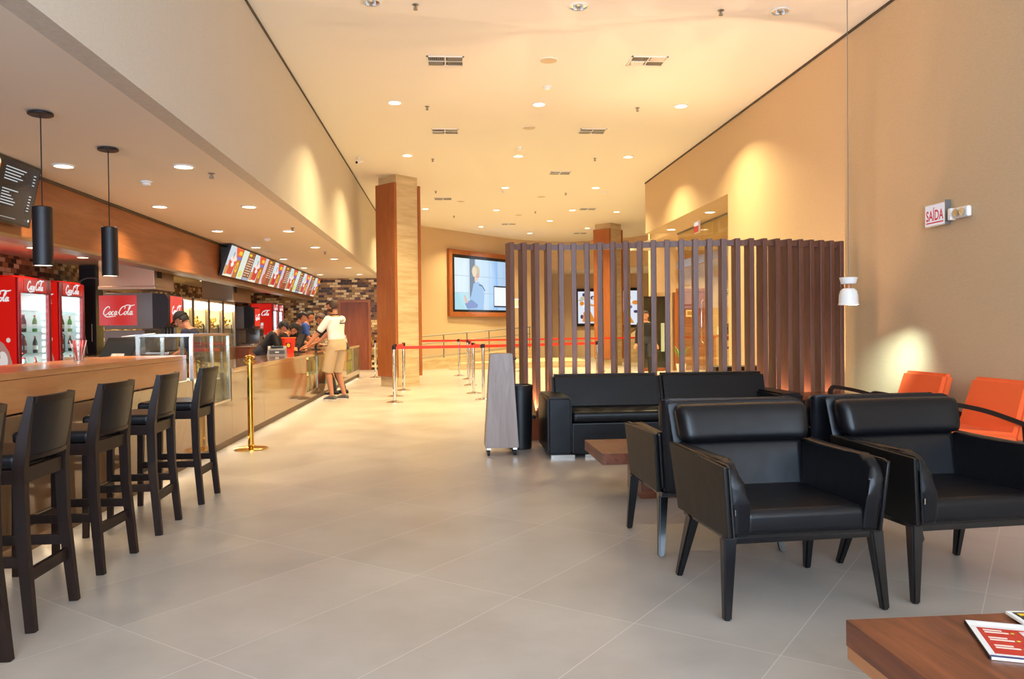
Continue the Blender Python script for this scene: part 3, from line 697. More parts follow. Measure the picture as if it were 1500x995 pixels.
for q, l in enumerate(('red picture panel', )): pass
stock(-5.72, 10.98, .88, (1, 2, 3), 'bottles in the middle near cooler', 'middle near cooler')
stock(-5.72, 12.1, .80, (1, 2, 3), 'bottles in the right near cooler', 'right near cooler')
cooler(22.4, 'far red drinks cooler with bottle picture on its side, behind the staff', x=-4.88, wd=.72)
cooler(23.14, 'farthest red drinks cooler, mostly behind the pictured one', x=-4.88, wd=.72, side=False)
light('cooler_light', 'AREA', (-5.6, 10.0, 2.35), 10, (1, .12, .05), .5)

# stainless extraction boxes over the back counter
for y, yl, x0, x1, l in ((12.9, .9, -5.5, -4.65, 'stainless extraction hood above the near soda dispenser'), (18.1, 1.6, -5.5, -4.82, 'stainless extraction hood beyond the popcorn display')):
    t = thing('extraction_hood', l, 'hood', ((x0 + x1) / 2, y, 0)); hx_ = (x1 - x0) / 2
    B('hood_box', 'inox', -hx_, hx_, 0, yl, 1.98, 2.419, t, .005); B('lower_lip', 'inox', -hx_ - .01, hx_ + .01, -.01, yl + .01, 1.93, 1.98, t, .005)
    v = MB()
    for k in range(6): v.box(hx_ + .001, hx_ + .008, .12 + k * .035, .14 + k * .035, 2.12, 2.32)
    v.build('vent_grille', 'black', t)
t = thing('hanging_cable', 'grey looping cable hanging on the mosaic wall beside the hood', 'cable', (-6.42, 13.6, 0))
b = MB(); b.tube(smooth_path([(.9, .1, 2.1), (.45, 0, 2.16), (.28, 0, 2.0), (.3, 0, 1.6), (.38, 0, 1.2), (.42, 0, .9)], 5), .012, 6); b.build('cable_run', 'grey', t)
t = thing('dark_cabinet', 'tall dark cabinet strip between mosaic wall and soda dispenser', 'cabinet', (-6.1, 13.9, 0))
B('cabinet_body', 'black', -.15, .12, 0, .3, 0, 2.4, t, .005); B('cabinet_door', 'blackmat', -.13, .10, -.02, 0, .05, 2.35, t, .004); b = MB(); b.cyl((.07, -.05, 1.1), (.07, -.05, 1.4), .008); b.build('cabinet_handle', 'grey_metal', t)

# back counter with drawers
def back_counter(y0, y1, label):
    t = thing('back_counter', label, 'counter', (-5.2, y0, 0)); L_ = y1 - y0
    B('carcass', 'door_wood', -.35, .42, 0, L_, .08, .86, t); B('countertop', 'counter_top', -.38, .47, -.01, L_ + .01, .86, .90, t, .005); B('plinth', 'black', -.33, .38, .01, L_ - .01, 0, .08, t)
    n = max(2, round(L_ / .6))
    for k in range(n):
        d = B('drawer', 'door_wood', .42, .437, k * L_ / n + .008, (k + 1) * L_ / n - .008, .66, .85, t, .003); 
        b = MB(); b.cyl((.008, 0, 0), (.035, 0, 0), .014); b.build('knob', 'black', d)
        d = B('cabinet_door', 'door_wood', .42, .437, k * L_ / n + .008, (k + 1) * L_ / n - .008, .1, .65, t, .003)
        b = MB(); b.cyl((.008, .2, .2), (.035, .2, .2), .014); b.build('knob', 'black', d)
back_counter(11.9, 14.3, 'brown back counter carrying the near soda dispenser')
back_counter(19.2, 22.3, 'brown back counter with drawers under the far soda dispenser')

def dispenser(x, y, label):
    t = thing('soda_dispenser', label, 'soda dispenser', (x, y, .90))
    # body 0..0.8 in x (front at +x), .7 wide in y
    B('body', 'grey', 0, .75, 0, .7, .40, .96, t, .02)
    b = MB(); b.prism([(.73, .41), (.92, .43), (.97, .52), (.97, .86), (.92, .94), (.73, .95)], 'Y', .0, .7); b.build('front_hood', 'blackmat', t)
    a = Art(); a.rect(-.28, -.22, .28, .22, '#e2210f'); a.script(0, 0, .40, '#ffffff', .2); a.build('front_sign', t, (.972, .35, .69), (0, 1, 0), (0, 0, 1), 'screen')
    a = Art(); a.rect(0, 0, .56, .46, '#df2418'); a.script(.29, .22, .46, '#fff4ea', .12); a.build('side_picture', t, (-.06, -.003, .46), (1, 0, 0), (0, 0, 1), 'screen_soft')
    B('lower_cabinet', 'grey', 0, .6, .02, .68, 0, .38, t, .01)
    for k in range(4):
        b = MB(); b.cyl((.83, .12 + k * .15, .42), (.83, .12 + k * .15, .30), .022, .016, 10); b.cyl((.83, .12 + k * .15, .30), (.87, .12 + k * .15, .27), .01, seg=8); b.build('nozzle', 'black', t)
    B('drip_tray', 'steel', .6, .95, .03, .67, 0, .04, t, .005)
    B('cup_rest', 'black', .65, .92, .05, .65, .041, .05, t)
    return t
dispenser(-5.27, 12.5, 'soda dispenser with red side panel, in front of the stainless hood')
dispenser(-5.72, 19.7, 'far soda dispenser beside the brown back counter drawers')
t = thing('coffee_machine', 'grey and black machine standing on the far back counter', 'machine', (-5.05, 20.7, .9))
B('body', 'grey_metal', -.25, .2, 0, .4, 0, .42, t, .02); B('front_panel', 'black', .2, .215, .04, .36, .22, .38, t); b = MB(); b.cyl((.24, .2, .2), (.24, .2, .12), .02); b.build('spout', 'black', t)

# popcorn warming cabinets
for k in range(4):
    y = 14.9 + k * 1.03
    t = thing('popcorn_warmer', f'tall glass popcorn warmer with white lit header, {["first", "second", "third", "fourth"][k]} from the left', 'popcorn warmer', (-5.0, y, 0), 0, 'popcorn warmers')
    W = .96
    f = MB()
    for yy in (0, W - .045): f.box(-.045, 0, yy, yy + .045, .9, 1.9); f.box(-.6, -.555, yy, yy + .045, .9, 1.9)
    f.box(-.6, 0, 0, W, 1.88, 1.92); f.build('frame', 'inox', t)
    B('base_cabinet', 'inox', -.6, 0, 0, W, 0, .9, t, .005); B('back_panel', 'warmglow', -.59, -.58, .045, W - .045, .95, 1.7, t)
    B('side_panel', 'shirt_white', -.55, -.05, W - .06, W - .05, .9, 1.88, t); B('side_panel', 'inox', -.55, -.05, .006, .012, .9, 1.88, t)
    b = MB(); b.box(-.04, .02, .09, W - .09, 1.71, 1.86, .02, 3); b.build('lit_header', 'lightbox', t)
    g = B('glass_door', 'glass', -.02, -.01, .045, W - .045, .92, 1.68, t)
    b = MB(); b.cyl((.02, W / 2 - .36, -.1), (.02, W / 2 - .36, .1), .009); b.build('handle', 'black', g)
    B('shelf', 'steel', -.57, -.03, .045, W - .045, 1.30, 1.31, t)
    pm = MB()
    for q in range(280):
        px_ = -.53 + random.random() * .46; py = .09 + random.random() * (W - .19); lv = q % 2
        hz = (.26 if lv == 0 else .30) * (1 - .5 * abs(py - W / 2) / (W / 2)); z = (1.335 if lv == 0 else .93) + random.random() * hz
        pm.ell((px_, py, z), .028, .028, .024, 6, 4)
    o = pm.build('popcorn', 'popcorn', loc=(-5.0, y, 0)); o['kind'] = 'stuff'; tag(o, f'yellow popcorn heaped in the {["first", "second", "third", "fourth"][k]} glass warmer from the left', 'popcorn')
    light('warmer_light', 'AREA', (-.3, W / 2, 1.86), 20, (1, .75, .35), .4, parent=t)

# menu boards: tilted screens on the wooden header
def menu_board(y0, wd, art, label, ht=.60, xt=-3.89, xb=-4.085, zb=2.26, group='menu boards over the counter', tn='menu_board'):
    tz = math.sqrt(ht ** 2 - (xt - xb) ** 2)
    t = thing(tn, label, 'menu board', (xb, y0, zb), 0, group)
    up = Vector((xt - xb, 0, tz)).normalized()
    n = Vector((0, 1, 0)).cross(up)   # facing +x, down
    b = MB(); th = .05
    q = [Vector((0, 0, 0)), Vector((0, wd, 0)), Vector((0, wd, 0)) + up * ht, up * ht]
    b.hexa([p - n * th for p in q], q); b.build('housing', 'black', t)
    br = MB(); br.hexa([(-.018, .05, 0.02), (-.018, .1, .02), (-.018, .1, tz * .9), (-.018, .05, tz * .9)], [tuple(Vector((0, .05, 0)) - n * th + up * .02), tuple(Vector((0, .1, 0)) - n * th + up * .02), tuple(Vector((0, .1, 0)) - n * th + up * ht * .9), tuple(Vector((0, .05, 0)) - n * th + up * ht * .9)]); br.build('bracket', 'blackmat', t)
    art.build('screen', t, n * .001, (0, 1, 0), tuple(up), 'screen', .0005)
    return t
def menu_art(kind, wd, ht, seed):
    r = random.Random(seed); a = Art(); m = .015
    a.rect(m, m, wd - m, ht - m, '#e9e6ea')
    W, Hh = wd - 2 * m, ht - 2 * m
    X = lambda t: m + W * t
    Y = lambda t: m + Hh * t
    if kind == 0:      # combo picture: cup, popcorn tub, yellow and blue badges
        c = r.choice(['#c9dcdf', '#b9cfe0', '#bfe0d4'])
        a.rect(X(0), Y(0), X(.68), Y(1), c); a.rect(X(.68), Y(0), X(1), Y(1), '#a85a2c')
        a.poly([(X(.4), Y(1)), (X(1), Y(1)), (X(1), Y(.75)), (X(.62), Y(.66))], '#d9442a')
        a.poly([(X(.22), Y(.08)), (X(.62), Y(.08)), (X(.68), Y(.55)), (X(.16), Y(.55))], r.choice(['#c62a2e', '#c62a2e', '#4a4fb0']))
        a.ellipse(X(.42), Y(.6), wd * .2, ht * .1, '#f0d9d0'); a.ellipse(X(.45), Y(.42), wd * .1, ht * .08, '#f2ece8')
        a.poly([(X(.02), Y(.05)), (X(.2), Y(.05)), (X(.24), Y(.35)), (X(.0), Y(.35))], '#c08a52'); a.rect(X(.36), Y(.62), X(.40), Y(.82), '#2b2440')
        a.ellipse(X(.83), Y(.36), wd * .09, ht * .17, '#f0c51c'); a.ellipse(X(.83), Y(.36), wd * .05, ht * .11, '#b8651c'); a.rect(X(.66), Y(.62), X(.98), Y(.72), '#5a63b4'); a.rect(X(.70), Y(.78), X(.96), Y(.90), '#e6c01e')
        a.rect(X(.0), Y(.0), X(.6), Y(.05), '#f0e9c8')
    elif kind == 1:    # light list beside brown price list
        a.rect(X(0), Y(0), X(.45), Y(1), '#cfe0d8'); a.ellipse(X(.2), Y(.18), wd * .16, ht * .12, '#cfdc72'); a.rect(X(.45), Y(0), X(1), Y(1), '#7a4228')
        a.rect(X(.52), Y(.86), X(.74), Y(.94), '#e8c21e')
        for k in range(8): a.rect(X(.52), Y(.16 + k * .085), X(.52 + .2 + .15 * r.random()), Y(.19 + k * .085), '#d9c4b4'); a.rect(X(.85), Y(.16 + k * .085), X(.95), Y(.19 + k * .085), '#efe4da')
        a.rect(X(.45), Y(0), X(1), Y(.1), '#8aa0b8')
    else:              # brown price list with item pictures
        a.rect(X(0), Y(0), X(1), Y(1), '#8d4a2c'); a.rect(X(0), Y(0), X(.3), Y(1), '#d6c2c8')
        a.ellipse(X(.38), Y(.24), wd * .2, ht * .2, '#b4553a'); a.rect(X(.5), Y(.88), X(.72), Y(.95), '#e8c21e')
        for k in range(7): a.rect(X(.5), Y(.3 + k * .08), X(.5 + .2 + .1 * r.random()), Y(.33 + k * .08), '#dcc2b0'); a.rect(X(.82), Y(.3 + k * .08), X(.95), Y(.33 + k * .08), '#efe4da')
    return a
kinds = [0, 1, 0, 2, 0, 2, 0, 1, 0, 2, 0]
mn = ['nearest menu board of the long row, showing a red cup combo', 'second menu board with a pale panel beside a brown list', 'third menu board showing a cup combo', 'fourth menu board, brown price list', 'fifth menu board, cup combo beside a brown list', 'sixth menu board, brown price list', 'seventh menu board, cup combo', 'eighth menu board with pale panel', 'ninth menu board, cup combo', 'tenth menu board, brown price list', 'farthest menu board of the long row']
for k in range(11): menu_board(14.6 + k * .905, .895, menu_art(kinds[k], .895, .60, k), mn[k])
a = Art(); W_, H_ = 1.35, .585
a.rect(.02, .02, W_ - .02, H_ - .02, '#07090b'); a.grad(.62, .02, W_ - .02, H_ - .02, '#0a0e11', '#18242a', 6)
a.poly([(.02, .02), (.62, .02), (.70, H_ - .02), (.02, H_ - .02)], '#1c150c'); a.poly([(.52, .08), (.64, .10), (.68, .52), (.50, .50)], '#c8741e'); a.poly([(.55, .12), (.63, .13), (.65, .40), (.56, .40)], '#f0b43c'); a.ellipse(.59, .52, .08, .04, '#efe6cc'); a.ellipse(.40, .18, .12, .08, '#8a2a14')
for k, (y, l) in enumerate(((.50, .34), (.472, .30), (.444, .26), (.416, .30), (.39, .22), (.30, .26), (.274, .12), (.248, .16), (.222, .2), (.196, .24), (.17, .22))):
    a.rect(.76, y, .76 + l, y + .010, '#b9c2c6')
for k in range(4): a.rect(1.22, .40 + k * .030, 1.26, .410 + k * .030, '#b9c2c6')
for k in range(6): a.rect(1.20, .15 + k * .028, 1.24, .160 + k * .028, '#b9c2c6')
a.rect(.76, .05, 1.05, .058, '#8f979b'); a.ellipse(1.27, .065, .014, .014, '#dfe4e6', 10)
menu_board(6.65, W_, a, 'dark hanging menu screen with white price list at the upper left', H_, -3.925, -4.05, 2.27, 'dark menu screen', 'menu_screen')

# ------------------------------------------------------------------ service counter (glossy beige) and wooden bar slab
t = thing('service_counter', 'long glossy beige service counter running to the mosaic end wall', 'counter', (-2.35, 0, 0))
def cpanel(y0, y1, z0=.1, z1=.80):
    o = B('front_panel', 'counter', -.04, 0, y0 + .0015, y1 - .0015, z0, z1, t, .0008); return o
for y0, y1 in ((-4, -2), (-2, 0), (0, 2.), (2, 3.8), (3.8, 5.6), (5.6, 7.42)): cpanel(y0, y1)
cpanel(7.42, 8.72, .1, .50)
for y0, y1 in ((8.72, 10.2), (10.2, 11.7), (11.7, 13.2)): cpanel(y0, y1)
B('front_panel', 'counter', -.04, 0, 13.2, 15.4, .1, .22, t, .003); B('front_panel', 'counter', -.04, 0, 15.404, 18.3, .1, .80, t, .003); B('front_panel', 'counter', -.04, 0, 18.304, 20.9, .1, .22, t, .003)
B('counter_top', 'counter_top', -.72, .01, 8.72, 20.9, .80, .85, t, .006)
B('plinth', 'toe', -.55, -.06, -4, 20.85, 0, .099, t)
B('back_panel', 'door_wood', -.70, -.66, 8.72, 20.85, 0, .80, t)
B('end_panel', 'counter', -.70, 0, 20.86, 20.9, 0.0, .80, t)
B('under_glow', 'lamp', -.05, -.03, -3.9, 20.8, .088, .096, t)
for k in range(12): light('plinth_light', 'AREA', (.0, -1 + k * 1.95, .085), 1.6, (1, .75, .42), 1.8, (0, math.radians(-35), 0), parent=t, shape='RECTANGLE', size_y=.02)
for q, (y0, y1) in enumerate(((13.2, 15.4), (18.3, 20.9))):
    B('display_glass', 'glass', -.012, -.004, y0, y1, .22, .80, t); B('display_back', 'warmglow', -.36, -.35, y0, y1, .22, .79, t); B('display_floor', 'steel', -.35, -.02, y0, y1, .20, .22, t); B('display_shelf', 'glass', -.34, -.03, y0 + .02, y1 - .02, .50, .508, t)
    for yy in (y0, (y0 + y1) / 2, y1 - .03): B('display_post', 'inox', -.03, 0, yy, yy + .03, .22, .80, t)
# sweets in the lit counter displays
cc = ['#e9c91e', '#e0d040', '#d8531c', '#c9251c', '#f0e2a0', '#9ab53a']
sw = [thing('sweet_packet', 'sweet packet', 'sweets') for _ in range(0)]
pk = {}
def packet(col, loc, label, group):
    if col not in pk:
        t = thing('sweet_packet', label, 'sweets', loc, 0, group); key = 'pack' + col; M[key] = mat('packet_' + col.strip('#'), col, .3)
        b = MB(); b.box(-.02, .02, -.07, .07, .0, .2, .015, 2); b.build('packet_body', key, t); b = MB(); b.box(-.006, .006, -.07, .07, .199, .225); b.build('crimped_seal', key, t); pk[col] = t
        return t
    return dup(pk[col], loc, 0, label, group)
names = {'#e9c91e': 'yellow', '#e0d040': 'lemon', '#d8531c': 'orange', '#c9251c': 'red', '#f0e2a0': 'cream', '#9ab53a': 'green'}
for q, (y0, y1, wn_) in enumerate(((13.2, 15.4, 'lit counter display beside the customers'), (18.3, 20.9, 'far lit counter display by the end wall'))):
    n = 10
    for lv, z in ((0, .22), (1, .508)):
        for k in range(n):
            c = cc[(k * 3 + lv * 2 + q * 2) % 6] if q == 0 else cc[(k * 5 + lv) % 6]
            packet(c, (-2.35 - .16, y0 + .14 + k * (y1 - y0 - .28) / (n - 1), z), f'{names[c]} sweet packet standing in the {wn_}', 'sweets in the ' + wn_)
# wooden bar slab
t = thing('wooden_bar', 'thick light-wood bar slab above the dark stools', 'bar top', (-2.42, 0, 0))
B('slab_top', 'bar_wood', -.62, .02, -4, 7.42, .995, 1.035, t, .004); B('front_fascia', 'bar_wood', -.02, .019, -3.999, 7.419, .805, .994, t, .004); B('back_fascia', 'bar_wood', -.62, -.58, -4, 7.42, .805, .994, t, .003); B('end_fascia', 'bar_wood', -.579, -.021, 7.38, 7.42, .805, .994, t, .003)
B('rear_panel', 'blackmat', -.60, -.56, -4, 7.35, 0, .80, t)
# refrigerated glass showcase set into the counter end
t = thing('glass_showcase', 'aluminium-framed glass showcase between bar slab and glossy counter', 'display case', (-2.35, 7.46, 0))
for x in (-.02, -.50):
    for y in (0, .62, 1.2): B('upright', 'steel', x - .015, x + .015, y, y + .03, .52 if x > -.3 else .1, 1.205, t)
for z in (1.205, ): 
    b = MB(); b.box(-.52, 0, -.0, .03, z, z + .025); b.box(-.52, 0, 1.2, 1.23, z, z + .025); b.box(-.52, -.49, .03, 1.2, z, z + .025); b.box(-.03, 0, .03, 1.2, z, z + .025); b.build('top_frame', 'steel', t)
B('base_frame', 'steel', -.52, 0, 0, 1.23, .50, .53, t, .004)
B('front_glass', 'glass', -.012, -.006, .03, 1.2, .53, 1.205, t); B('end_glass', 'glass', -.49, -.03, .008, .014, .53, 1.205, t); B('end_glass', 'glass', -.49, -.03, 1.214, 1.220, .53, 1.205, t); B('top_glass', 'glass', -.49, -.03, .03, 1.2, 1.212, 1.218, t)
B('glass_shelf', 'glass', -.48, -.04, .04, 1.19, .95, .958, t); B('tray_shelf', 'white', -.48, -.1, .04, 1.19, .74, .755, t)
B('led_strip', 'lightbox', -.05, -.042, .035, .043, .55, 1.19, t)
B('lower_cabinet', 'counter', -.50, -.06, 0.0, 1.23, .1, .499, t)
light('showcase_light', 'AREA', (-.4, .6, 1.19), 6, (.95, .97, 1), .7, parent=t)
for k in range(6):
    c = ['#e9c91e', '#f0e2a0', '#d8531c'][k % 3]
    packet(c, (-2.72 + .04 * (k % 2), 7.66 + k * .16, .755), f'{names[c]} sweet packet lying upright inside the glass showcase', 'sweets in the glass showcase')

# counter-top objects
t = thing('cash_register', 'black tilted cash register screen on the bar near the straws', 'cash register', (-3.18, 7.78, .9), math.radians(-20))
B('stand_base', 'black', -.14, .14, -.12, .12, 0, .03, t, .01); b = MB(); b.hexa([(-.19, -.05, .04), (.19, -.05, .04), (.19, .02, .04), (-.19, .02, .04)], [(-.19, .13, .30), (.19, .13, .30), (.19, .19, .28), (-.19, .19, .28)]); b.build('screen_housing', 'black', t)
b = MB(); b.cyl((0, 0, .03), (0, .06, .15), .03); b.build('neck', 'blackmat', t); a = Art(); a.rect(-.17, 0, .17, .26, '#202428'); a.rect(-.05, .08, .10, .12, '#b9b4a8'); a.build('rear_label', t, (0, -.052, .05), (1, 0, 0), (0, .18, .26), 'print')
t = thing('register_cabinet', 'service cabinet behind the bar carrying the register', 'cabinet', (-3.26, 7.5, 0)); B('cabinet_body', 'blackmat', -.3, .3, 0, .8, 0, .88, t, .005); B('cabinet_top', 'counter_top', -.31, .31, -.01, .81, .88, .9, t, .003)
t = thing('paper_stack', 'beige sheets of paper leaning on top of the register', 'paper', (-3.08, 8.0, 1.205), math.radians(-20)); b = MB(); b.hexa([(-.14, -.02, .0), (.14, -.02, .01), (.16, .1, .03), (-.12, .1, .01)], [(-.14, -.02, .006), (.14, -.02, .016), (.16, .1, .036), (-.12, .1, .016)]); b.build('sheets', 'paper', t)
# straws in a cup
t = thing('straw_holder', 'clear cup holding red and white straws on the bar', 'cup', (-2.72, 6.03, 1.035)); b = MB(); b.lathe([(.032, 0), (.035, .003), (.045, .11), (.043, .11), (.033, .006)], seg=16); b.build('cup', 'glass', t)
sm = mat('striped_straw', '#e8b6ae', .5); M['straw'] = sm; M['straw2'] = mat('red_straw', '#d6352a', .5)
for k in range(12):
    an = k * 2.4; r = .012 + .018 * random.random(); s = thing('drinking_straw', 'thin straw standing in the clear cup on the bar', 'straw', (-2.72, 6.03, 1.045), 0, 'straws in the clear cup')
    s['label'] = ('red' if k % 2 else 'pale striped') + ' drinking straw standing in the clear cup on the bar'
    b = MB(); b.cyl((math.cos(an) * r * .7, math.sin(an) * r * .7, 0), (math.cos(an) * r * 2.2, math.sin(an) * r * 2.2, .15), .004, seg=6); b.build('straw_tube', 'straw2' if k % 2 else 'straw', s)
# popcorn tub, terminals, bottle on the service counter
t = thing('popcorn_tub', 'orange-red popcorn tub standing on the counter before the customers', 'popcorn tub', (-2.84, 14.25, .85))
b = MB(); b.lathe([(.085, 0), (.125, .27), (.13, .275), (.12, .27), (.08, .01)], seg=24); b.build('tub', 'cup_red', t); b = MB(); b.lathe([(.126, .262), (.134, .268), (.134, .28), (.124, .282)], seg=24, cap=False); b.build('rim', 'orange', t)
a = Art(); a.rect(-.05, -.05, .05, .05, '#8a1c10'); a.ellipse(0, 0, .03, .035, '#e8c34a', 12); a.build('print', t, (.02, -.116, .14), (1, -.15, 0), (0, -.15, 1), 'print')
for x, y, rz, l in ((-2.82, 13.2, .2, 'grey card terminal lying on the glossy counter'), ):
    t = thing('card_terminal', l, 'card terminal', (x, y, .85), rz); b = MB(); b.hexa([(-.16, -.12, 0), (.16, -.12, 0), (.16, .12, 0), (-.16, .12, 0)], [(-.14, -.10, .10), (.14, -.10, .10), (.15, .11, .15), (-.15, .11, .15)]); b.build('body', 'grey', t)
    a = Art(); a.rect(-.12, 0, .12, .06, '#30302e'); a.rect(-.03, .02, .03, .04, '#b8b4aa'); a.build('front_window', t, (0, -.118, .02), (1, 0, 0), (0, .2, 1), 'print'); B('printer_lid', 'black', -.10, .10, -.06, .08, .128, .15, t, .006)
def pos(x, y, rz, l):
    t = thing('order_monitor', l, 'monitor', (x, y, .85), rz, 'order monitors on the counter')
    b = MB(); b.box(-.09, .09, -.08, .08, 0, .02, .006); b.build('foot', 'black', t); b = MB(); b.cyl((0, 0, .02), (0, -.02, .16), .025); b.build('neck', 'black', t)
    b = MB(); b.hexa([(-.17, -.05, .10), (.17, -.05, .10), (.17, -.01, .09), (-.17, -.01, .09)], [(-.17, .06, .34), (.17, .06, .34), (.17, .10, .32), (-.17, .10, .32)]); b.build('display_housing', 'black', t)
pos(-2.75, 14.75, math.radians(-60), 'black order monitor right of the popcorn tub'); pos(-2.72, 16.4, math.radians(-70), 'black order monitor behind the leaning customer'); pos(-2.72, 18.75, math.radians(-70), 'black order monitor farther along the counter')
pos(-2.75, 20.2, math.radians(-70), 'farthest black order monitor near the end wall')
t = thing('squeeze_bottle', 'small pale bottle standing on the far counter end', 'bottle', (-2.48, 19.2, .85)); b = MB(); b.lathe([(.04, 0), (.04, .15), (.02, .2), (.012, .28)], seg=14); b.build('bottle_body', 'white', t); b = MB(); b.lathe([(.022, .2), (.022, .215)], seg=12); b.build('collar', 'red', t)

# ================================================================== BAR STOOLS
def make_stool(label, loc, rz):
    """back at local +Y"""
    t = thing('bar_stool', label, 'bar stool', loc, rz, 'bar stools along the bar')
    w_ = .185
    for s in (-1, 1):
        b = MB(); b.bar([(s * (w_ + .012), .225, 0), (s * w_, .19, .40), (s * w_, .185, .68), (s * (w_ - .003), .20, .80), (s * (w_ - .006), .235, .985)], [.030, .036, .040, .036, .026], [.040, .046, .05, .044, .026], up=(0, 1, 0)); b.build('rear_leg', 'dark_wood', t)
        b = MB(); b.bar([(s * (w_ + .004), -.205, 0), (s * w_, -.19, .66)], [.030, .040], [.032, .042], up=(0, 1, 0)); b.build('front_leg', 'dark_wood', t)
        B('side_rail', 'dark_wood', s * w_ - .012, s * w_ + .012, -.18, .18, .62, .68, t, .003)
        B('side_stretcher', 'dark_wood', s * w_ - .011, s * w_ + .011, -.19, .19, .27, .315, t, .003)
    B('rear_rail', 'dark_wood', -w_, w_, .175, .200, .62, .685, t, .003); B('front_rail', 'dark_wood', -w_, w_, -.205, -.175, .62, .68, t, .003)
    B('rear_stretcher', 'dark_wood', -w_, w_, .188, .21, .20, .255, t, .003)
    f = B('footrest', 'dark_wood', -w_, w_, -.215, -.180, .235, .28, t, .003); B('steel_strip', 'steel', -w_ + .02, w_ - .02, -.02, .012, .0225, .027, f)
    b = MB(); b.box(-.20, .20, -.215, .175, .68, .745, .022, 3); b.build('seat', 'leather', t)
    # curved upholstered back panel between the posts, with a concave top rail
    def panel(z0, z1, th, nm, m, bulge=.022, y0=.198):
        b = MB(); n = 8; R1 = []; 
        for i in range(n + 1):
            u = -1 + 2 * i / n; x = u * (w_ - .012); c = bulge * (1 - u * u)
            f = lambda z: y0 + (.042 * max(0, (z - .72)) / .265) 
            R1.append([(x, f(z0) + c - th / 2, z0), (x, f(z0) + c + th / 2, z0), (x, f(z1) + c + th / 2, z1), (x, f(z1) + c - th / 2, z1)])
        b.skin_rings(R1); return b.build(nm, m, t)
    panel(.735, .955, .022, 'back_panel', 'leather_b'); panel(.955, .985, .030, 'top_rail', 'dark_wood'); panel(.715, .735, .028, 'lower_back_rail', 'dark_wood')
    for s in (-1, 1):
        for y in (-.205, .225):
            b = MB(); b.cyl((s * (w_ + (.012 if y > 0 else .004)), y, .0), (s * (w_ + (.012 if y > 0 else .004)), y, .004), .012, seg=8); b.build('glide', 'rubber', t)
    return t
st_ = [(-2.02, 6.02, 0, 'far end dark bar stool, nearest to the brass post'), (-2.02, 5.16, 2, 'dark bar stool second from the far end'), (-2.02, 4.40, -2, 'middle dark bar stool of the five'), (-1.98, 3.61, 1, 'dark bar stool second from the left edge, its whole back in view'), (-1.92, 2.93, 0, 'dark bar stool cut off by the left edge')]
s0 = None
for x, y, r, l in st_:
    rz = -PI / 2 + math.radians(r)
    if s0 is None: s0 = make_stool(l + ', black seat', (x, y, 0), rz)
    else: dup(s0, (x, y, 0), rz, l + ', black seat')

# pendants over the bar
for y, l in ((5.95, 'black cylinder pendant lamp, nearer of the two over the bar'), (7.08, 'black cylinder pendant lamp, farther of the two over the bar')):
    t = thing('pendant_lamp', l, 'pendant lamp', (-2.92, y, LOW), 0, 'black pendant lamps')
    b = MB(); b.lathe([(.062, -.0005), (.085, -.010), (.085, -.022), (.075, -.028)], seg=28); b.build('canopy', 'blackmat', t)
    b = MB(); b.cyl((0, 0, -.028), (0, 0, -.69), .0045, seg=6); b.build('cord', 'black', t)
    b = MB(); b.lathe([(.005, -.683), (.062, -.685), (.066, -.69), (.066, -1.105), (.062, -1.11), (.060, -1.105), (.058, -1.09), (.01, -1.085)], seg=28, cap=False); b.build('shade', 'blackmat', t)
    b = MB(); b.lathe([(.0575, -1.1075), (.01, -1.109)], seg=20); b.build('bulb', 'lamp', t); light('bulb_light', 'SPOT', (0, 0, -1.12), 30, (1, .66, .36), .04, parent=t, cone=math.radians(95), blend=.7)
# white pendant by the right wall
t = thing('white_pendant_lamp', 'white two-tier pendant lamp hanging low beside the right wall', 'pendant lamp', (3.96, 7.5, 0))
b = MB(); b.lathe([(.05, H - .0005), (.05, H - .02), (.02, H - .03)], seg=20); b.build('canopy', 'white', t)
b = MB(); b.cyl((0, 0, H - .02), (0, 0, 1.71), .0035, seg=6); b.build('cord', 'grey', t)
b = MB(); b.lathe([(.02, 1.650), (.070, 1.655), (.086, 1.715), (.083, 1.717), (.02, 1.665)], seg=28); b.build('upper_dish', 'white', t)
b = MB(); b.cyl((0, 0, 1.60), (0, 0, 1.66), .030, .026, 16); b.build('wood_neck', 'bar_wood', t)
b = MB(); b.lathe([(.02, 1.612), (.055, 1.607), (.078, 1.585), (.090, 1.54), (.092, 1.47), (.098, 1.447), (.094, 1.445), (.086, 1.47), (.084, 1.54), (.07, 1.575), (.02, 1.598)], seg=32); b.build('lower_bell', 'white', t)
b = MB(); b.ell((0, 0, 1.52), .03, .03, .04); b.build('bulb', 'led', t); light('bulb_light', 'SPOT', (0.03, 0.02, 1.49), 150, (.70, .98, .92), .02, Vector((.62, .25, -.42)).to_track_quat('-Z', 'Y').to_euler(), t, cone=math.radians(104), blend=1.0)

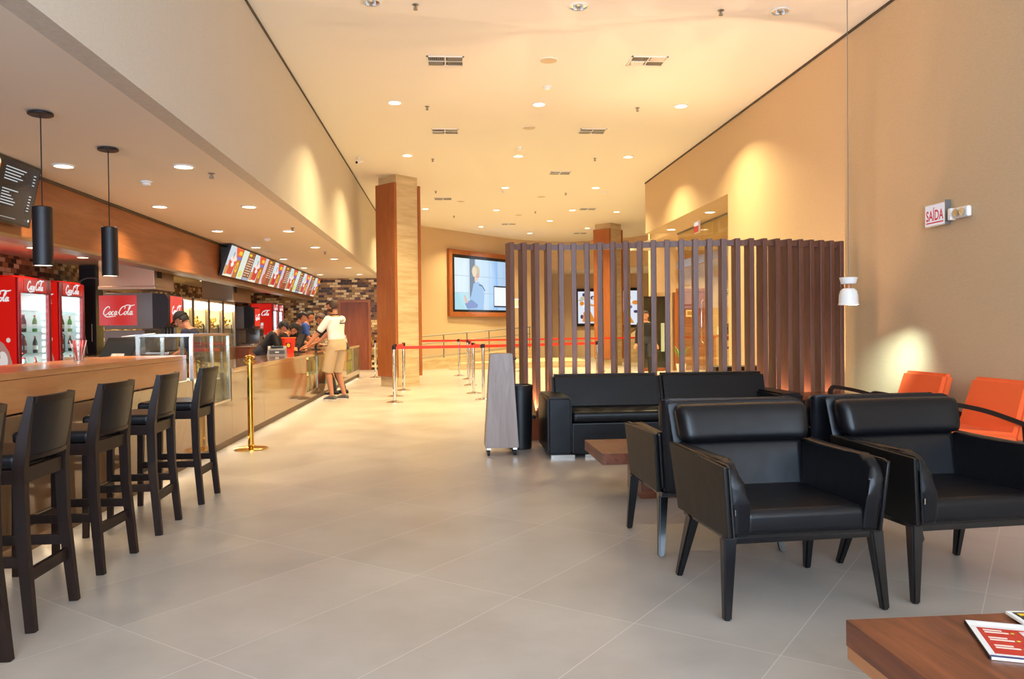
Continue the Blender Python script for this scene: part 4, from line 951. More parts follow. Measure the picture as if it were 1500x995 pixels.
# ================================================================== BLACK ARMCHAIRS (front = local -Y)
def make_armchair(label, loc, rz):
    t = thing('armchair', label, 'armchair', loc, rz, 'black leather armchairs')
    HW = .365
    b = MB(); b.box(-.285, .285, -.31, .27, .345, .462, .035, 4); b.build('seat_cushion', 'leather', t)
    fr = MB(); fr.box(-.33, .33, -.285, -.25, .315, .345, .004); fr.box(-.33, .33, .25, .285, .315, .345, .004)
    for s in (-1, 1): fr.box(s * .31 - .016, s * .31 + .016, -.25, .25, .315, .345, .004)
    fr.build('seat_frame', 'black_wood', t)
    B('seat_base', 'leather_side', -.315, .315, -.30, .28, .3451, .365, t, .005)
    for s in (-1, 1):
        # outer panel, slightly splayed towards the top
        prof = [(-.305, .345), (-.325, .655), (.335, .672), (.29, .345)]
        b = MB(); rings = []
        for k, xo in ((0, 0), (1, .022)):
            rings.append([(s * (HW - .03 + (.028 if z > .5 else 0) + xo), y, z) for y, z in prof])
        b.skin_rings(rings); bmesh.ops.bevel(b.bm, geom=list(b.bm.edges), offset=.006, segments=2, profile=.5, affect='EDGES'); b.build('outer_arm_panel', 'leather_side', t)
        # inner padded arm
        b = MB(); rings = []
        prof2 = [(-.312, .35), (-.328, .50), (-.326, .575), (-.305, .63), (-.262, .662), (-.20, .672), (.30, .675), (.27, .35)]
        for xo in (0, .078): rings.append([(s * (HW - .032 + (.028 if z > .5 else 0) - xo * (.75 if z > .5 else 1)), y, z) for y, z in prof2])
        b.skin_rings(rings); bmesh.ops.bevel(b.bm, geom=list(b.bm.edges), offset=.022, segments=4, profile=.55, affect='EDGES'); b.build('arm_cushion', 'leather', t)
        # piping line between the two layers
        b = MB(); b.tube([(s * (HW - .03), -.318, .35), (s * (HW - .002), -.334, .648), (s * (HW - .002), -.31, .66), (s * (HW - .002), .32, .668)], .005, 6); b.build('arm_piping', 'black_wood', t)
    # back: reclined lower cushion, head roll, outer shell
    def slab(z0, z1, y0, y1, th, hw0, hw1, nm, m, bev=.02, bow=.0, er=.03):
        """padded slab: rounded section (width th) leaning from y0 at z0 to y1 at z1, ends rounded off, bowed backwards in plan"""
        b = MB(); R_ = []; NP = 28; hz = (z1 - z0) / 2; nx = 26
        for i in range(nx + 1):
            u = -1 + 2 * i / nx; e = 1.0
            d = (1 - abs(u)) * hw1
            if d < er: e = max(.0, 1 - (1 - d / er) ** 2) ** .5
            ring = []
            for q in range(NP):
                a_ = 2 * PI * q / NP; ca, sa = math.cos(a_), math.sin(a_); ex = bev
                yy = math.copysign(abs(ca) ** ex, ca) * th / 2 * (e * .75 + .25); zz = math.copysign(abs(sa) ** ex, sa) * (hz - er * .55 * (1 - e))
                f = (zz + hz) / (2 * hz); hw = hw0 + (hw1 - hw0) * f
                ring.append((u * hw, y0 + (y1 - y0) * f + yy + bow * (1 - u * u), z0 + hz + zz))
            R_.append(ring)
        b.skin_rings(R_); return b.build(nm, m, t, angle=65)
    slab(.36, .675, .245, .315, .085, .30, .318, 'lower_back_cushion', 'leather', .45, .012, .02)
    slab(.672, .856, .292, .338, .125, .340, .356, 'head_cushion', 'leather', .62, .016, .05)
    slab(.345, .868, .312, .405, .034, .318, .366, 'outer_back_shell', 'leather_b', .35, .018, .02)
    for s in (-1, 1):
        b = MB(); b.bar([(s * .365, -.305, 0), (s * .340, -.268, .345)], [.034, .058], [.034, .058], up=(0, 1, 0)); bmesh.ops.bevel(b.bm, geom=list(b.bm.edges), offset=.007, segments=2, affect='EDGES'); b.build('front_leg', 'black_wood', t)
        b = MB(); b.bar([(s * .345, .315, 0), (s * .305, .215, .33)], [.032, .052], [.034, .066], up=(0, 1, 0)); bmesh.ops.bevel(b.bm, geom=list(b.bm.edges), offset=.007, segments=2, affect='EDGES'); b.build('rear_leg', 'black_wood', t)
    B('care_tag', 'steel', -HW + .026, -HW + .031, -.335, -.327, .45, .475, t)
    return t
a0 = make_armchair('black leather armchair in the front, facing the camera, nearest the middle of the floor', (1.505, 3.56, 0), math.radians(4))
dup(a0, (2.40, 3.67, 0), math.radians(5), 'black leather armchair facing the camera, right one of the front pair')
dup(a0, (1.475, 4.49, 0), math.radians(181), 'black leather armchair facing the sofa, its back against the left front armchair')
dup(a0, (2.33, 4.58, 0), math.radians(182), 'black leather armchair facing away, mostly hidden behind the right front armchair')

# ================================================================== SOFA (front = -Y)
t = thing('sofa', 'black leather two-seat sofa with wide block arms before the slatted screen', 'sofa', (2.19, 7.40, 0))
W2 = 1.26
for s in (-1, 1):
    x0, x1 = (-W2, -W2 + .235) if s < 0 else (W2 - .235, W2)
    b = MB(); b.hexa([(x0, 0, .035), (x1, 0, .035), (x1, .78, .035), (x0, .78, .035)], [(x0, 0, .585), (x1, 0, .585), (x1, .80, .585), (x0, .80, .585)]); bmesh.ops.bevel(b.bm, geom=list(b.bm.edges), offset=.022, segments=3, affect='EDGES'); b.build('arm', 'leather', t)
b = MB(); b.box(-W2 + .236, W2 - .236, .02, .78, .035, .335, .015, 2); b.build('base', 'leather', t)
b = MB(); b.box(-W2 + .238, W2 - .238, .0, .56, .337, .445, .04, 4); b.build('seat_cushion', 'leather', t)
for s in (-1, 1):
    x0, x1 = (-W2 + .13, -.006) if s < 0 else (.006, W2 - .13)
    b = MB(); b.hexa([(x0, .54, .42), (x1, .54, .42), (x1, .76, .34), (x0, .76, .34)], [(x0, .66, .765), (x1, .66, .765), (x1, .80, .765), (x0, .80, .765)]); bmesh.ops.bevel(b.bm, geom=list(b.bm.edges), offset=.03, segments=3, affect='EDGES'); b.build('back_cushion', 'leather', t)
for x in (-W2 + .03, W2 - .26): B('foot_rail', 'steel', x, x + .23, .01, .05, 0, .034, t); B('foot_rail', 'steel', x, x + .23, .73, .77, 0, .034, t)
B('foot_rail', 'steel', -.9, .9, .02, .05, 0, .034, t)

# ================================================================== TABLES
t = thing('coffee_table', 'low rosewood block coffee table between sofa and armchairs', 'coffee table', (1.06, 5.41, 0))
B('table_top', 'rose_wood', 0, 1.35, 0, .70, .285, .365, t, .003); B('block_base', 'rose_wood_x', .32, .95, .18, .62, 0, .285, t, .003)
t = thing('coffee_table', 'low rosewood coffee table in the bottom right corner holding magazines', 'coffee table', (1.195, .95, 0))
B('table_top', 'rose_wood', 0, 1.5, 0, 1.34, .272, .352, t, .003); B('lower_board', 'bar_wood', .003, 1.497, .003, 1.337, .232, .2719, t, .002); B('block_base', 'rose_wood_x', .45, 1.1, .35, .9, 0, .232, t, .003)
def magazine(loc, rz, wd, ht, art, label, edge='white'):
    t = thing('magazine', label, 'magazine', loc, rz)
    b = MB(); b.box(0, wd, 0, ht, 0, .007, .0015, 1); b.build('pages', 'paper', t); B('spine', edge, -.002, .001, 0, ht, 0, .0078, t)
    art.build('cover', t, (0, 0, .0075), (1, 0, 0), (0, 1, 0), 'print', .00008); return t
a = Art(); a.rect(0, 0, .27, .205, '#d9d6d2'); a.rect(.012, .02, .258, .165, '#b8281e'); a.rect(.0, .175, .26, .2, '#e8e6e4'); a.rect(.02, .18, .10, .195, '#f4f4f2')
for k in range(3):
    for j in range(2): a.rect(.022, .05 + k * .042 + j * .012, .022 + .045 - j * .01, .058 + k * .042 + j * .012, '#efd2c4')
    a.ellipse(.075, .056 + k * .042, .004, .004, '#c6d24a', 8)
a.poly([(.10, .03), (.125, .03), (.105, .155), (.09, .155)], '#dcc4c4'); a.poly([(.135, .03), (.165, .035), (.15, .15), (.12, .145)], '#c9a8ae'); a.poly([(.18, .05), (.23, .05), (.23, .14), (.175, .13)], '#f0e0dc'); a.rect(.0, .0, .27, .008, '#2c3470')
mg = magazine((1.43, 1.97, .3525), math.radians(-22), .27, .205, a, 'red-covered magazine lying open side up on the corner table', 'blackmat'); mg.scale = (1.35, 1.35, 1)
a = Art(); a.rect(0, 0, .26, .20, '#e9e6df'); a.rect(.01, .12, .25, .19, '#262628'); a.rect(.02, .16, .06, .18, '#e2b51c'); a.rect(.08, .14, .20, .15, '#f0f0ee')
magazine((1.66, 2.06, .361), math.radians(-8), .26, .20, a, 'dark and white magazine lying across the far edge of the red one', 'paper')
t = thing('side_table', 'small dark wooden side table between the sofa and the orange chairs', 'side table', (3.86, 7.90, 0))
B('table_top', 'rose_wood_x', -.36, .36, -.26, .26, .49, .53, t, .004)
for sx in (-1, 1):
    for sy in (-1, 1): b = MB(); b.bar([(sx * .24 - .02, sy * .22, 0), (sx * .24 - .02, sy * .22, .49)], .04, .04, up=(0, 1, 0)); b.build('leg', 'dark_wood', t)

# ================================================================== ORANGE CHAIRS (front = local -Y, rotated to face -X)
def orange_chair(label, loc, rz):
    t = thing('lounge_chair', label, 'lounge chair', loc, rz, 'orange lounge chairs')
    b = MB(); b.hexa([(-.35, -.30, .34), (.35, -.30, .34), (.35, .26, .30), (-.35, .26, .30)], [(-.35, -.30, .45), (.35, -.30, .45), (.35, .26, .40), (-.35, .26, .40)]); bmesh.ops.bevel(b.bm, geom=list(b.bm.edges), offset=.03, segments=3, affect='EDGES'); b.build('seat', 'orange', t)
    b = MB(); b.hexa([(-.355, .20, .33), (.355, .20, .33), (.355, .30, .31), (-.355, .30, .31)], [(-.33, .345, .80), (.33, .345, .80), (.33, .44, .79), (-.33, .44, .79)]); bmesh.ops.bevel(b.bm, geom=list(b.bm.edges), offset=.03, segments=3, affect='EDGES'); b.build('backrest', 'orange', t)
    for s in (-1, 1):
        b = MB(); b.bar(smooth_path([(s * .375, -.33, 0), (s * .375, -.36, .33), (s * .375, -.375, .58), (s * .375, -.36, .625), (s * .375, -.32, .64), (s * .375, -.05, .585), (s * .375, .20, .50), (s * .375, .30, .46)], 4), .034, .034, up=(1, 0, 0)); b.build('arm_frame', 'dark_wood', t)
        b = MB(); b.bar([(s * .375, .36, 0), (s * .375, .30, .30), (s * .375, .29, .475)], .034, .038, up=(1, 0, 0)); b.build('rear_leg', 'dark_wood', t)
        b = MB(); b.bar([(s * .375, -.355, .32), (s * .375, .30, .29)], .028, .04); b.build('side_rail', 'dark_wood', t)
    B('front_rail', 'dark_wood', -.36, .36, -.36, -.33, .30, .335, t, .003); B('rear_rail', 'dark_wood', -.36, .36, .285, .31, .27, .305, t, .003)
    return t
oc = orange_chair('orange fabric lounge chair with dark arms, farther along the right wall', (4.10, 7.04, 0), -PI / 2)
dup(oc, (4.10, 6.03, 0), -PI / 2, 'orange fabric lounge chair with dark arms, cut by the right edge')

# ================================================================== SLATTED SCREEN
ctrl = [(.66, 8.72), (1.03, 8.80), (1.35, 8.81), (1.75, 8.72), (2.22, 8.55), (2.72, 8.42), (3.31, 8.37), (3.85, 8.46), (4.50, 8.68)]
cv = smooth_path([(x, y, 0) for x, y in ctrl], 12)
L_ = [0]
for a_, b_ in zip(cv, cv[1:]): L_.append(L_[-1] + (b_ - a_).length)
def at(s):
    s = max(0, min(s, L_[-1] - 1e-6))
    for i in range(len(cv) - 1):
        if L_[i + 1] >= s: f = (s - L_[i]) / (L_[i + 1] - L_[i]); p = cv[i].lerp(cv[i + 1], f); return p, (cv[i + 1] - cv[i]).normalized()
t = thing('slatted_screen', 'wavy room divider of tall brown wooden slats behind the black sofa', 'room divider', (.66, 8.72, 0))
O = Vector((.66, 8.72, 0)); NS = 27
def swept(z0, z1, th, nm, m, off=0):
    b = MB(); R_ = []
    for k in range(49):
        p, d = at(L_[-1] * k / 48); n = Vector((-d.y, d.x, 0)); p = p - O + n * off
        R_.append([tuple(p - n * th / 2 + Vector((0, 0, z0))), tuple(p + n * th / 2 + Vector((0, 0, z0))), tuple(p + n * th / 2 + Vector((0, 0, z1))), tuple(p - n * th / 2 + Vector((0, 0, z1)))])
    b.skin_rings(R_); return b.build(nm, m, t)
swept(0, .24, .26, 'plinth', 'door_wood'); swept(2.125, 2.185, .07, 'top_rail', 'slat_wood')
for k in range(NS):
    p, d = at(.03 + (L_[-1] - .10) * k / (NS - 1)); n = Vector((-d.y, d.x, 0)); p = p - O
    b = MB(); an = math.atan2(d.y, d.x); b.T = Matrix.Rotation(an, 4, 'Z'); b.box(-.028, .028, -.078, .078, .24, 2.20, .003, 1)
    b.build('slat', 'slat_wood', t, loc=p)
GAP = (L_[-1] - .10) / (NS - 1)
for i, k in enumerate((1, 4, 7, 10, 13, 16, 18, 20, 22, 24)):
    p, d = at(.03 + GAP * (k + .5)); n = Vector((-d.y, d.x, 0)); p = p + n * (.092 if i % 2 or k == 22 else -.092)
    u = thing('floor_uplight', 'small warm uplight sitting between two slats on the screen plinth', 'uplight', (p.x, p.y, .24), 0, 'uplights between the slats')
    b = MB(); b.lathe([(.034, 0), (.034, .02), (.028, .035), (.024, .035), (.02, .02)], seg=14); b.build('housing', 'blackmat', u); b = MB(); b.lathe([(.022, .028), (.004, .030)], seg=12); b.build('lens', 'warmglow', u)
    light('uplight_beam', 'SPOT', (0, 0, .045), 78, (1, .62, .36), .012, (PI, 0, 0), u, cone=math.radians(96), blend=.6)

# wooden kiosk board on castors and bin
t = thing('kiosk_stand', 'tapered grey-brown wooden stand on castors left of the sofa', 'stand', (.51, 7.66, 0))
b = MB(); b.hexa([(-.165, 0, .075), (.165, 0, .075), (.165, .34, .075), (-.165, .34, .075)], [(-.105, .05, 1.0), (.115, .05, 1.0), (.115, .29, 1.0), (-.105, .29, 1.0)]); bmesh.ops.bevel(b.bm, geom=list(b.bm.edges), offset=.006, segments=2, affect='EDGES'); b.build('tapered_body', 'slat_grey', t)
for x in (-.13, .13):
    for y in (.04, .30):
        b = MB(); b.cyl((x - .012, y, .03), (x + .012, y, .03), .03, seg=16); b.build('castor_wheel', 'rubber', t); b = MB(); b.box(x - .02, x + .02, y - .015, y + .015, .055, .075); b.cyl((x, y, .03), (x, y, .07), .008); b.build('castor_fork', 'chrome', t)
for z in (.95, .30): b = MB(); b.cyl((.13, .1, z), (.155, .1, z), .012, seg=10); b.build('side_knob', 'black', t)
t = thing('waste_bin', 'black cylindrical waste bin between wooden stand and sofa', 'bin', (.73, 8.12, 0))
b = MB(); b.lathe([(.115, 0), (.12, .02), (.135, .60), (.135, .61)], seg=28); b.build('bin_body', 'black', t); b = MB(); b.lathe([(.137, .611), (.139, .66), (.12, .665), (.115, .62)], seg=28); b.build('rim', 'blackmat', t)

# ================================================================== STANCHIONS
def stanchion(x, y, label, m='chrome', hgt=.98, r=.16, group='chrome queue posts', gold=False):
    t = thing('brass_post' if gold else 'queue_post', label, 'post', (x, y, 0), 0, None if gold else group)
    b = MB(); b.lathe([(r, 0), (r, .012), (r * .8, .022), (.05, .032), (.032, .045)], seg=32); b.build('base', m, t)
    b = MB(); b.cyl((0, 0, .04), (0, 0, hgt - (.09 if gold else .07)), .030, seg=20); b.build('tube', m, t)
    b = MB()
    if gold: b.lathe([(.030, hgt - .10), (.052, hgt - .095), (.052, hgt - .085), (.03, hgt - .075), (.028, hgt - .05), (.05, hgt - .035), (.052, hgt - .02), (.038, hgt - .008), (.01, hgt)], seg=20)
    else: b.lathe([(.03, hgt - .07), (.035, hgt - .065), (.035, hgt - .01), (.03, hgt), (.005, hgt)], seg=20)
    hd_ = b.build('head', m if gold else 'blackmat', t)
    if gold:
        for k in range(4): b = MB(); an = k * PI / 2; b.tube([(.03 * math.cos(an), .03 * math.sin(an), hgt - .06), (.06 * math.cos(an), .06 * math.sin(an), hgt - .075), (.062 * math.cos(an), .062 * math.sin(an), hgt - .055)], .006, 6); b.build('hook', m, t)
    return t
stanchion(-2.10, 8.5, 'polished brass rope post standing alone in front of the glossy counter', 'gold', 1.0, .175, gold=True)
SP = [(-.93, 13.5, 'chrome queue post nearest to the near column'), (-.99, 14.7, 'chrome queue post just behind the one nearest the column'), (-.92, 16.15, 'chrome queue post standing against the near column base'), (.60, 13.75, 'chrome queue post beside the tapered wooden stand'), (.47, 15.07, 'right-row chrome queue post, second from the stand'), (.46, 17.26, 'right-row chrome queue post, third from the stand'), (.47, 19.36, 'right-row chrome queue post, fourth from the stand'), (.27, 20.8, 'farthest chrome queue post of the right row'), (2.9, 15.2, 'chrome queue post behind the middle of the slatted screen'), (4.25, 21.8, 'chrome queue post left of the far column, behind the slats'), (6.6, 22.6, 'chrome queue post right of the far column, behind the slats')]
for x, y, l in SP: stanchion(x, y, l, r=.15)
def belt(a, c, z, label, sag=0.0, m='belt', wd=.05):
    a = Vector((*a, 0)); c = Vector((*c, 0)); t = thing('queue_belt', label, 'belt', (a.x, a.y, z), 0, 'retractable queue belts'); d = c - a; n = 12
    b = MB(); R_ = []; dn = d.normalized(); pn = Vector((-dn.y, dn.x, 0)) * .0015
    for k in range(n + 1):
        u = k / n; p = a + dn * .036 + (d - dn * .072) * u - a; zz = -sag * 4 * u * (1 - u)
        R_.append([tuple(p - pn + Vector((0, 0, zz - wd / 2))), tuple(p + pn + Vector((0, 0, zz - wd / 2))), tuple(p + pn + Vector((0, 0, zz + wd / 2))), tuple(p - pn + Vector((0, 0, zz + wd / 2)))])
    b.skin_rings(R_); b.build('webbing', m, t)
    b = MB(); p = d - dn * .04; b.box(-.012, .012, -.006, .006, -.03, .03, T=Matrix.Translation(p)); b.build('belt_clip', 'blackmat', t)
P_ = [(x, y) for x, y, l in SP]
belt(P_[0], P_[3], .94, 'red queue belt stretched from the column side to the post by the wooden stand')
belt(P_[3], P_[8], .94, 'red queue belt running behind the left half of the slatted screen')
belt(P_[0], P_[1], .94, 'short red queue belt joining the two nearest column-side posts'); belt(P_[1], P_[2], .94, 'short red queue belt ending at the column base post')
belt(P_[3], P_[4], .94, 'short red queue belt between the first two right-row posts'); belt(P_[4], P_[5], .94, 'red queue belt between second and third right-row posts'); belt(P_[5], P_[6], .94, 'red queue belt between third and fourth right-row posts'); belt(P_[6], P_[7], .94, 'red queue belt between the two farthest right-row posts')
belt((-1.9, 20.6), P_[7], .94, 'far red queue belt passing behind the near column') ; stanchion(-1.9, 20.6, 'chrome queue post hidden behind the near column', r=.15)
belt(P_[7], P_[9], .94, 'far red queue belt running behind the slats to the left'); belt(P_[9], P_[10], .94, 'far red queue belt crossing behind the far column')
belt((-1.3, 17.9), P_[6], .93, 'slack dark strap drooping between column and right row', .10, 'blackmat', .02) if 0 else None
t = thing('sign_stand', 'slim steel stand with a small white notice, left behind the slats', 'sign stand', (2.05, 22.6, 0))
b = MB(); b.lathe([(.16, 0), (.16, .012), (.02, .03)], seg=24); b.build('base', 'steel', t); b = MB(); b.cyl((0, 0, .02), (0, 0, 1.85), .018, seg=12); b.build('pole', 'steel', t)
B('notice_board', 'steel', -.16, .16, -.02, -.005, 1.84, 2.1, t, .003); a = Art(); a.rect(-.14, -.11, .14, .11, '#efe6cf')
for k in range(4): a.rect(-.1, .06 - k * .04, .08 - .03 * (k % 2), .07 - k * .04, '#b8a888')
a.build('notice', t, (0, -.0215, 1.97), (1, 0, 0), (0, 0, 1), 'print')

# ================================================================== SIGNS, SCREENS, WALL THINGS
t = thing('exit_sign', 'white illuminated sign reading SAÍDA in red on the right wall', 'exit sign', (4.595, 7.02, 2.165))
B('sign_box', 'white', -.045, -.001, -.155, .155, 0, .205, t, .004)
a = Art(); a.rect(-.145, .008, .145, .197, '#f3e9ef'); a.text('SAÍDA', 0, .112, .125, '#d01f3c', .26, bold=.02); a.rect(-.13, .026, .13, .038, '#d01f3c'); a.build('sign_face', t, (-.046, 0, 0), (0, -1, 0), (0, 0, 1), 'screen_soft')
B('end_cap', 'grey', -.05, -.001, -.168, -.156, -.005, .22, t, .002)
def emergency(loc, label, rz=0):
    t = thing('emergency_light', label, 'emergency light', loc, rz)
    b = MB(); b.box(-.05, -.001, -.17, .03, -.05, .05, .022, 4); b.build('housing', 'white', t); B('side_bracket', 'white', -.06, -.001, .05, .10, -.055, .055, t, .012)
    B('bridge', 'grey', -.03, -.001, .028, .052, -.02, .02, t, .003)
    for y in (-.03, -.11): b = MB(); b.cyl((-.045, y, 0), (-.07, y, 0), .028, .034, 16); hh = b.build('lamp_head', 'chrome', t)
    return t
emergency((4.595, 6.72, 2.24), 'white twin-head emergency light right of the exit sign')
e2 = emergency((7.9, 21.98, 2.25), 'small white emergency light seen through the lobby glass', PI / 2)
t = thing('lobby_exit_sign', 'small red and white sign on the low ceiling by the lobby glass', 'exit sign', (5.15, 15.9, 3.42)); B('sign_box', 'white', -.02, .02, -.15, .15, -.24, -.001, t, .003)
a = Art(); a.rect(-.14, -.23, .14, -.1, '#e02a2a'); a.rect(-.14, -.1, .14, -.02, '#fff4ee'); a.build('sign_face', t, (-.022, 0, 0), (0, -1, 0), (0, 0, 1), 'screen_soft')

# video wall
p0 = Vector((.03, 26.50, 0)); p1 = Vector((2.38, 29.22, 0)); dd = (p1 - p0).normalized(); wdt = (p1 - p0).length; an = math.atan2(dd.y, dd.x)
t = thing('video_wall', 'large framed video wall showing a blond person in pale blue before glass', 'screen', (p0.x, p0.y, 1.67), an)
TH = 2.28
for x0, x1, z0, z1 in ((0, .16, 0, TH), (wdt - .16, wdt, 0, TH), (.16, wdt - .16, 0, .16), (.16, wdt - .16, TH - .16, TH)): B('wood_frame', 'col_wood', x0, x1, -.03, .20, z0, z1, t, .004)
for x0, x1, z0, z1 in ((.16, .28, .16, TH - .16), (wdt - .28, wdt - .16, .16, TH - .16), (.28, wdt - .28, .16, .24), (.28, wdt - .28, TH - .27, TH - .16)): B('bezel', 'black', x0, x1, -.015, .15, z0, z1, t)
a = Art(); W_ = wdt - .56; H_ = TH - .51
a.grad(0, 0, W_, H_, '#e4f4fb', '#a9cdf0', 10); a.rect(W_ * .27, H_ * .2, W_ * .37, H_, '#6f7f92'); a.grad(W_ * .66, 0, W_ * .80, H_, '#b9d9f6', '#8fbcf0', 4)
a.rect(0, 0, W_ * .25, H_ * .32, '#b5e2ee')
for k in (.33, .66): a.rect(0, H_ * k - .006, W_, H_ * k + .006, '#88a8bd')
for k in (.25, .38, .64): a.rect(W_ * k - .006, 0, W_ * k + .006, H_, '#7f9cb8')
a.poly([(W_ * .22, 0), (W_ * .24, H_ * .12), (W_ * .30, H_ * .3), (W_ * .34, H_ * .52), (W_ * .42, H_ * .56), (W_ * .50, H_ * .5), (W_ * .54, H_ * .3), (W_ * .52, 0)], '#9fc3e8')
a.poly([(W_ * .36, H_ * .56), (W_ * .42, H_ * .58), (W_ * .43, H_ * .66), (W_ * .36, H_ * .66)], '#e9c9b8')
a.ellipse(W_ * .385, H_ * .76, W_ * .075, H_ * .125, '#cfbfa0'); a.ellipse(W_ * .36, H_ * .75, W_ * .04, H_ * .10, '#e6d7bd'); a.ellipse(W_ * .42, H_ * .68, W_ * .028, H_ * .05, '#d9a996')
a.poly([(W_ * .18, H_ * .12), (W_ * .30, H_ * .2), (W_ * .42, H_ * .1), (W_ * .40, H_ * .04), (W_ * .22, H_ * .02)], '#7f94c8'); a.poly([(W_ * .16, H_ * .28), (W_ * .19, H_ * .28), (W_ * .24, H_ * .14), (W_ * .19, H_ * .12)], '#e2bcae')
a.stroke([(W_ * .44, H_ * .5), (W_ * .50, H_ * .48), (W_ * .55, H_ * .38)], .05, '#5d7396')
a.rect(W_ * .72, H_ * .06, W_ * 1.0, H_ * .5, '#20304a'); a.rect(W_ * .73, H_ * .09, W_, H_ * .47, '#f4fbff')
a.build('screen_picture', t, (.28, .0, .24), (1, 0, 0), (0, 0, 1), 'screen', .0004)
light('screen_light', 'AREA', (wdt / 2, -.2, TH / 2), 14, (.75, .88, 1), 2.2, (PI / 2, 0, 0), t)

# far posters
def poster(x, y, w_, h_, z, l, seed):
    r = random.Random(seed); t = thing('lit_poster', l, 'poster', (x, y, z), 0); 
    for a_ in ((-w_ / 2 - .12, -w_ / 2, -.12, h_ + .12), (w_ / 2, w_ / 2 + .12, -.12, h_ + .12), (-w_ / 2, w_ / 2, -.12, 0), (-w_ / 2, w_ / 2, h_, h_ + .12)): B('frame', 'blackmat', a_[0], a_[1], -.08, -.001, a_[2], a_[3], t)
    a = Art(); a.rect(-w_ / 2, 0, w_ / 2, h_, '#dfe6f2')
    for k in range(14): a.ellipse((r.random() - .5) * w_ * .8, h_ * (.1 + .8 * r.random()), w_ * (.05 + .08 * r.random()), h_ * (.02 + .05 * r.random()), r.choice(['#b9c6dd', '#5a6a9c', '#e08a2c', '#3b3a6a', '#c7b9a0', '#ffffff']), 9)
    a.poly([(-w_ * .3, h_ * .05), (w_ * .3, h_ * .05), (w_ * .05, h_ * .4), (-w_ * .25, h_ * .35)], '#d98a30'); a.build('poster_picture', t, (0, -.02, 0), (1, 0, 0), (0, 0, 1), 'screen'); return t
poster(5.95, 32.98, .95, 1.35, 1.42, 'backlit poster in a dark frame seen left of the far column', 3)
poster(7.55, 32.98, 1.15, 1.45, 1.35, 'backlit poster with orange figure seen right of the far column', 5)

# dark shop opening under the recess end wall, doormat, plant, panels
t = thing('shop_display', 'dark glazed display with pale panel under the recess end wall', 'display case', (5.98, 21.6, 0))
B('case_back', 'blackmat', -.55, .10, 0, .3, 0, 2.1, t, .005); B('pale_panel', 'paper', -.05, .05, -.02, -.001, .55, 1.35, t); B('glass_front', 'glass', -.55, .10, -.04, -.03, .1, 2.05, t); B('plinth', 'door_wood', -.55, .1, -.05, 0, 0, .1, t)
t = thing('doormat', 'striped cream and brown mat on the floor before the dark display', 'mat', (5.55, 20.9, 0)); B('mat_body', 'paper', -.45, .45, -.5, .5, 0, .012, t)
for k in range(5): B('stripe', 'door_wood', -.40, .40, -.42 + k * .2, -.34 + k * .2, .012, .0135, t)
t = thing('potted_plant', 'green spiky potted plant beside the dark display', 'plant', (6.25, 20.75, 0)); b = MB(); b.lathe([(.10, 0), (.14, .24), (.13, .24), (.10, .2)], seg=18); b.build('pot', 'paper', t)
b = MB()
for k in range(16):
    an_ = k * 2.4; l = .3 + .25 * random.random(); b.bar(smooth_path([(0, 0, .2), (.5 * l * math.cos(an_) * .5, .5 * l * math.sin(an_) * .5, .2 + l * .7), (l * .6 * math.cos(an_), l * .6 * math.sin(an_), .2 + l)], 3), [.03, .03, .028, .026, .02, .012, .004], .004)
b.build('leaves', 'leaf', t)
# lobby furniture behind the glass
t = thing('lobby_table', 'pale high table with small papers behind the lobby glass', 'table', (7.25, 19.6, 0)); B('table_top', 'bar_wood', -.6, .6, -.3, .3, .98, 1.03, t, .004)
for sx in (-1, 1): B('leg_panel', 'bar_wood', sx * .55 - .025, sx * .55 + .025, -.28, .28, 0, .98, t)
for x, l in ((-.35, 'left'), (.25, 'right')):
    s = thing('table_notice', f'small white printed card on the lobby table, {l} one', 'card', (7.25 + x, 19.45, 1.031)); b = MB(); b.hexa([(-.10, -.02, 0), (.10, -.02, 0), (.10, .04, 0), (-.10, .04, 0)], [(-.10, 0, .2), (.10, 0, .2), (.10, .02, .2), (-.10, .02, .2)]); b.build('card', 'paper', s); a = Art(); a.ellipse(0, 0, .045, .055, '#5a4a3a', 10); a.ellipse(0, 0, .028, .035, '#f0ece2', 10); a.build('printed_mark', s, (0, -.012, .1), (1, 0, 0), (0, .1, 1), 'print')
t = thing('lobby_chair', 'dark wooden chair with tall back behind the lobby glass', 'chair', (7.75, 20.7, 0))
for sx in (-1, 1):
    for sy in (-1, 1): b = MB(); b.bar([(sx * .2, sy * .2, 0), (sx * .19, sy * .19, .62 if sy < 0 else 1.32)], .035, .035, up=(0, 1, 0)); b.build('leg', 'dark_wood', t)
B('seat', 'leather', -.21, .21, -.21, .21, .62, .69, t, .02); B('back_panel', 'leather_b', -.17, .17, .18, .205, .85, 1.32, t, .008)
t = thing('lobby_bench', 'low dark bench behind the lobby glass near the slats', 'bench', (5.55, 12.9, 0)) if 0 else None
t = thing('low_shelf', 'low dark wooden shelf behind the slats by the lobby entrance', 'shelf', (4.2, 11.2, 0)); B('shelf_top', 'dark_wood', -.38, .38, -.2, .2, .60, .66, t, .004); B('shelf_body', 'rose_wood_x', -.34, .34, -.17, .17, .02, .60, t, .004); B('shelf_door', 'rose_wood_x', -.32, .32, -.185, -.171, .06, .57, t, .003)

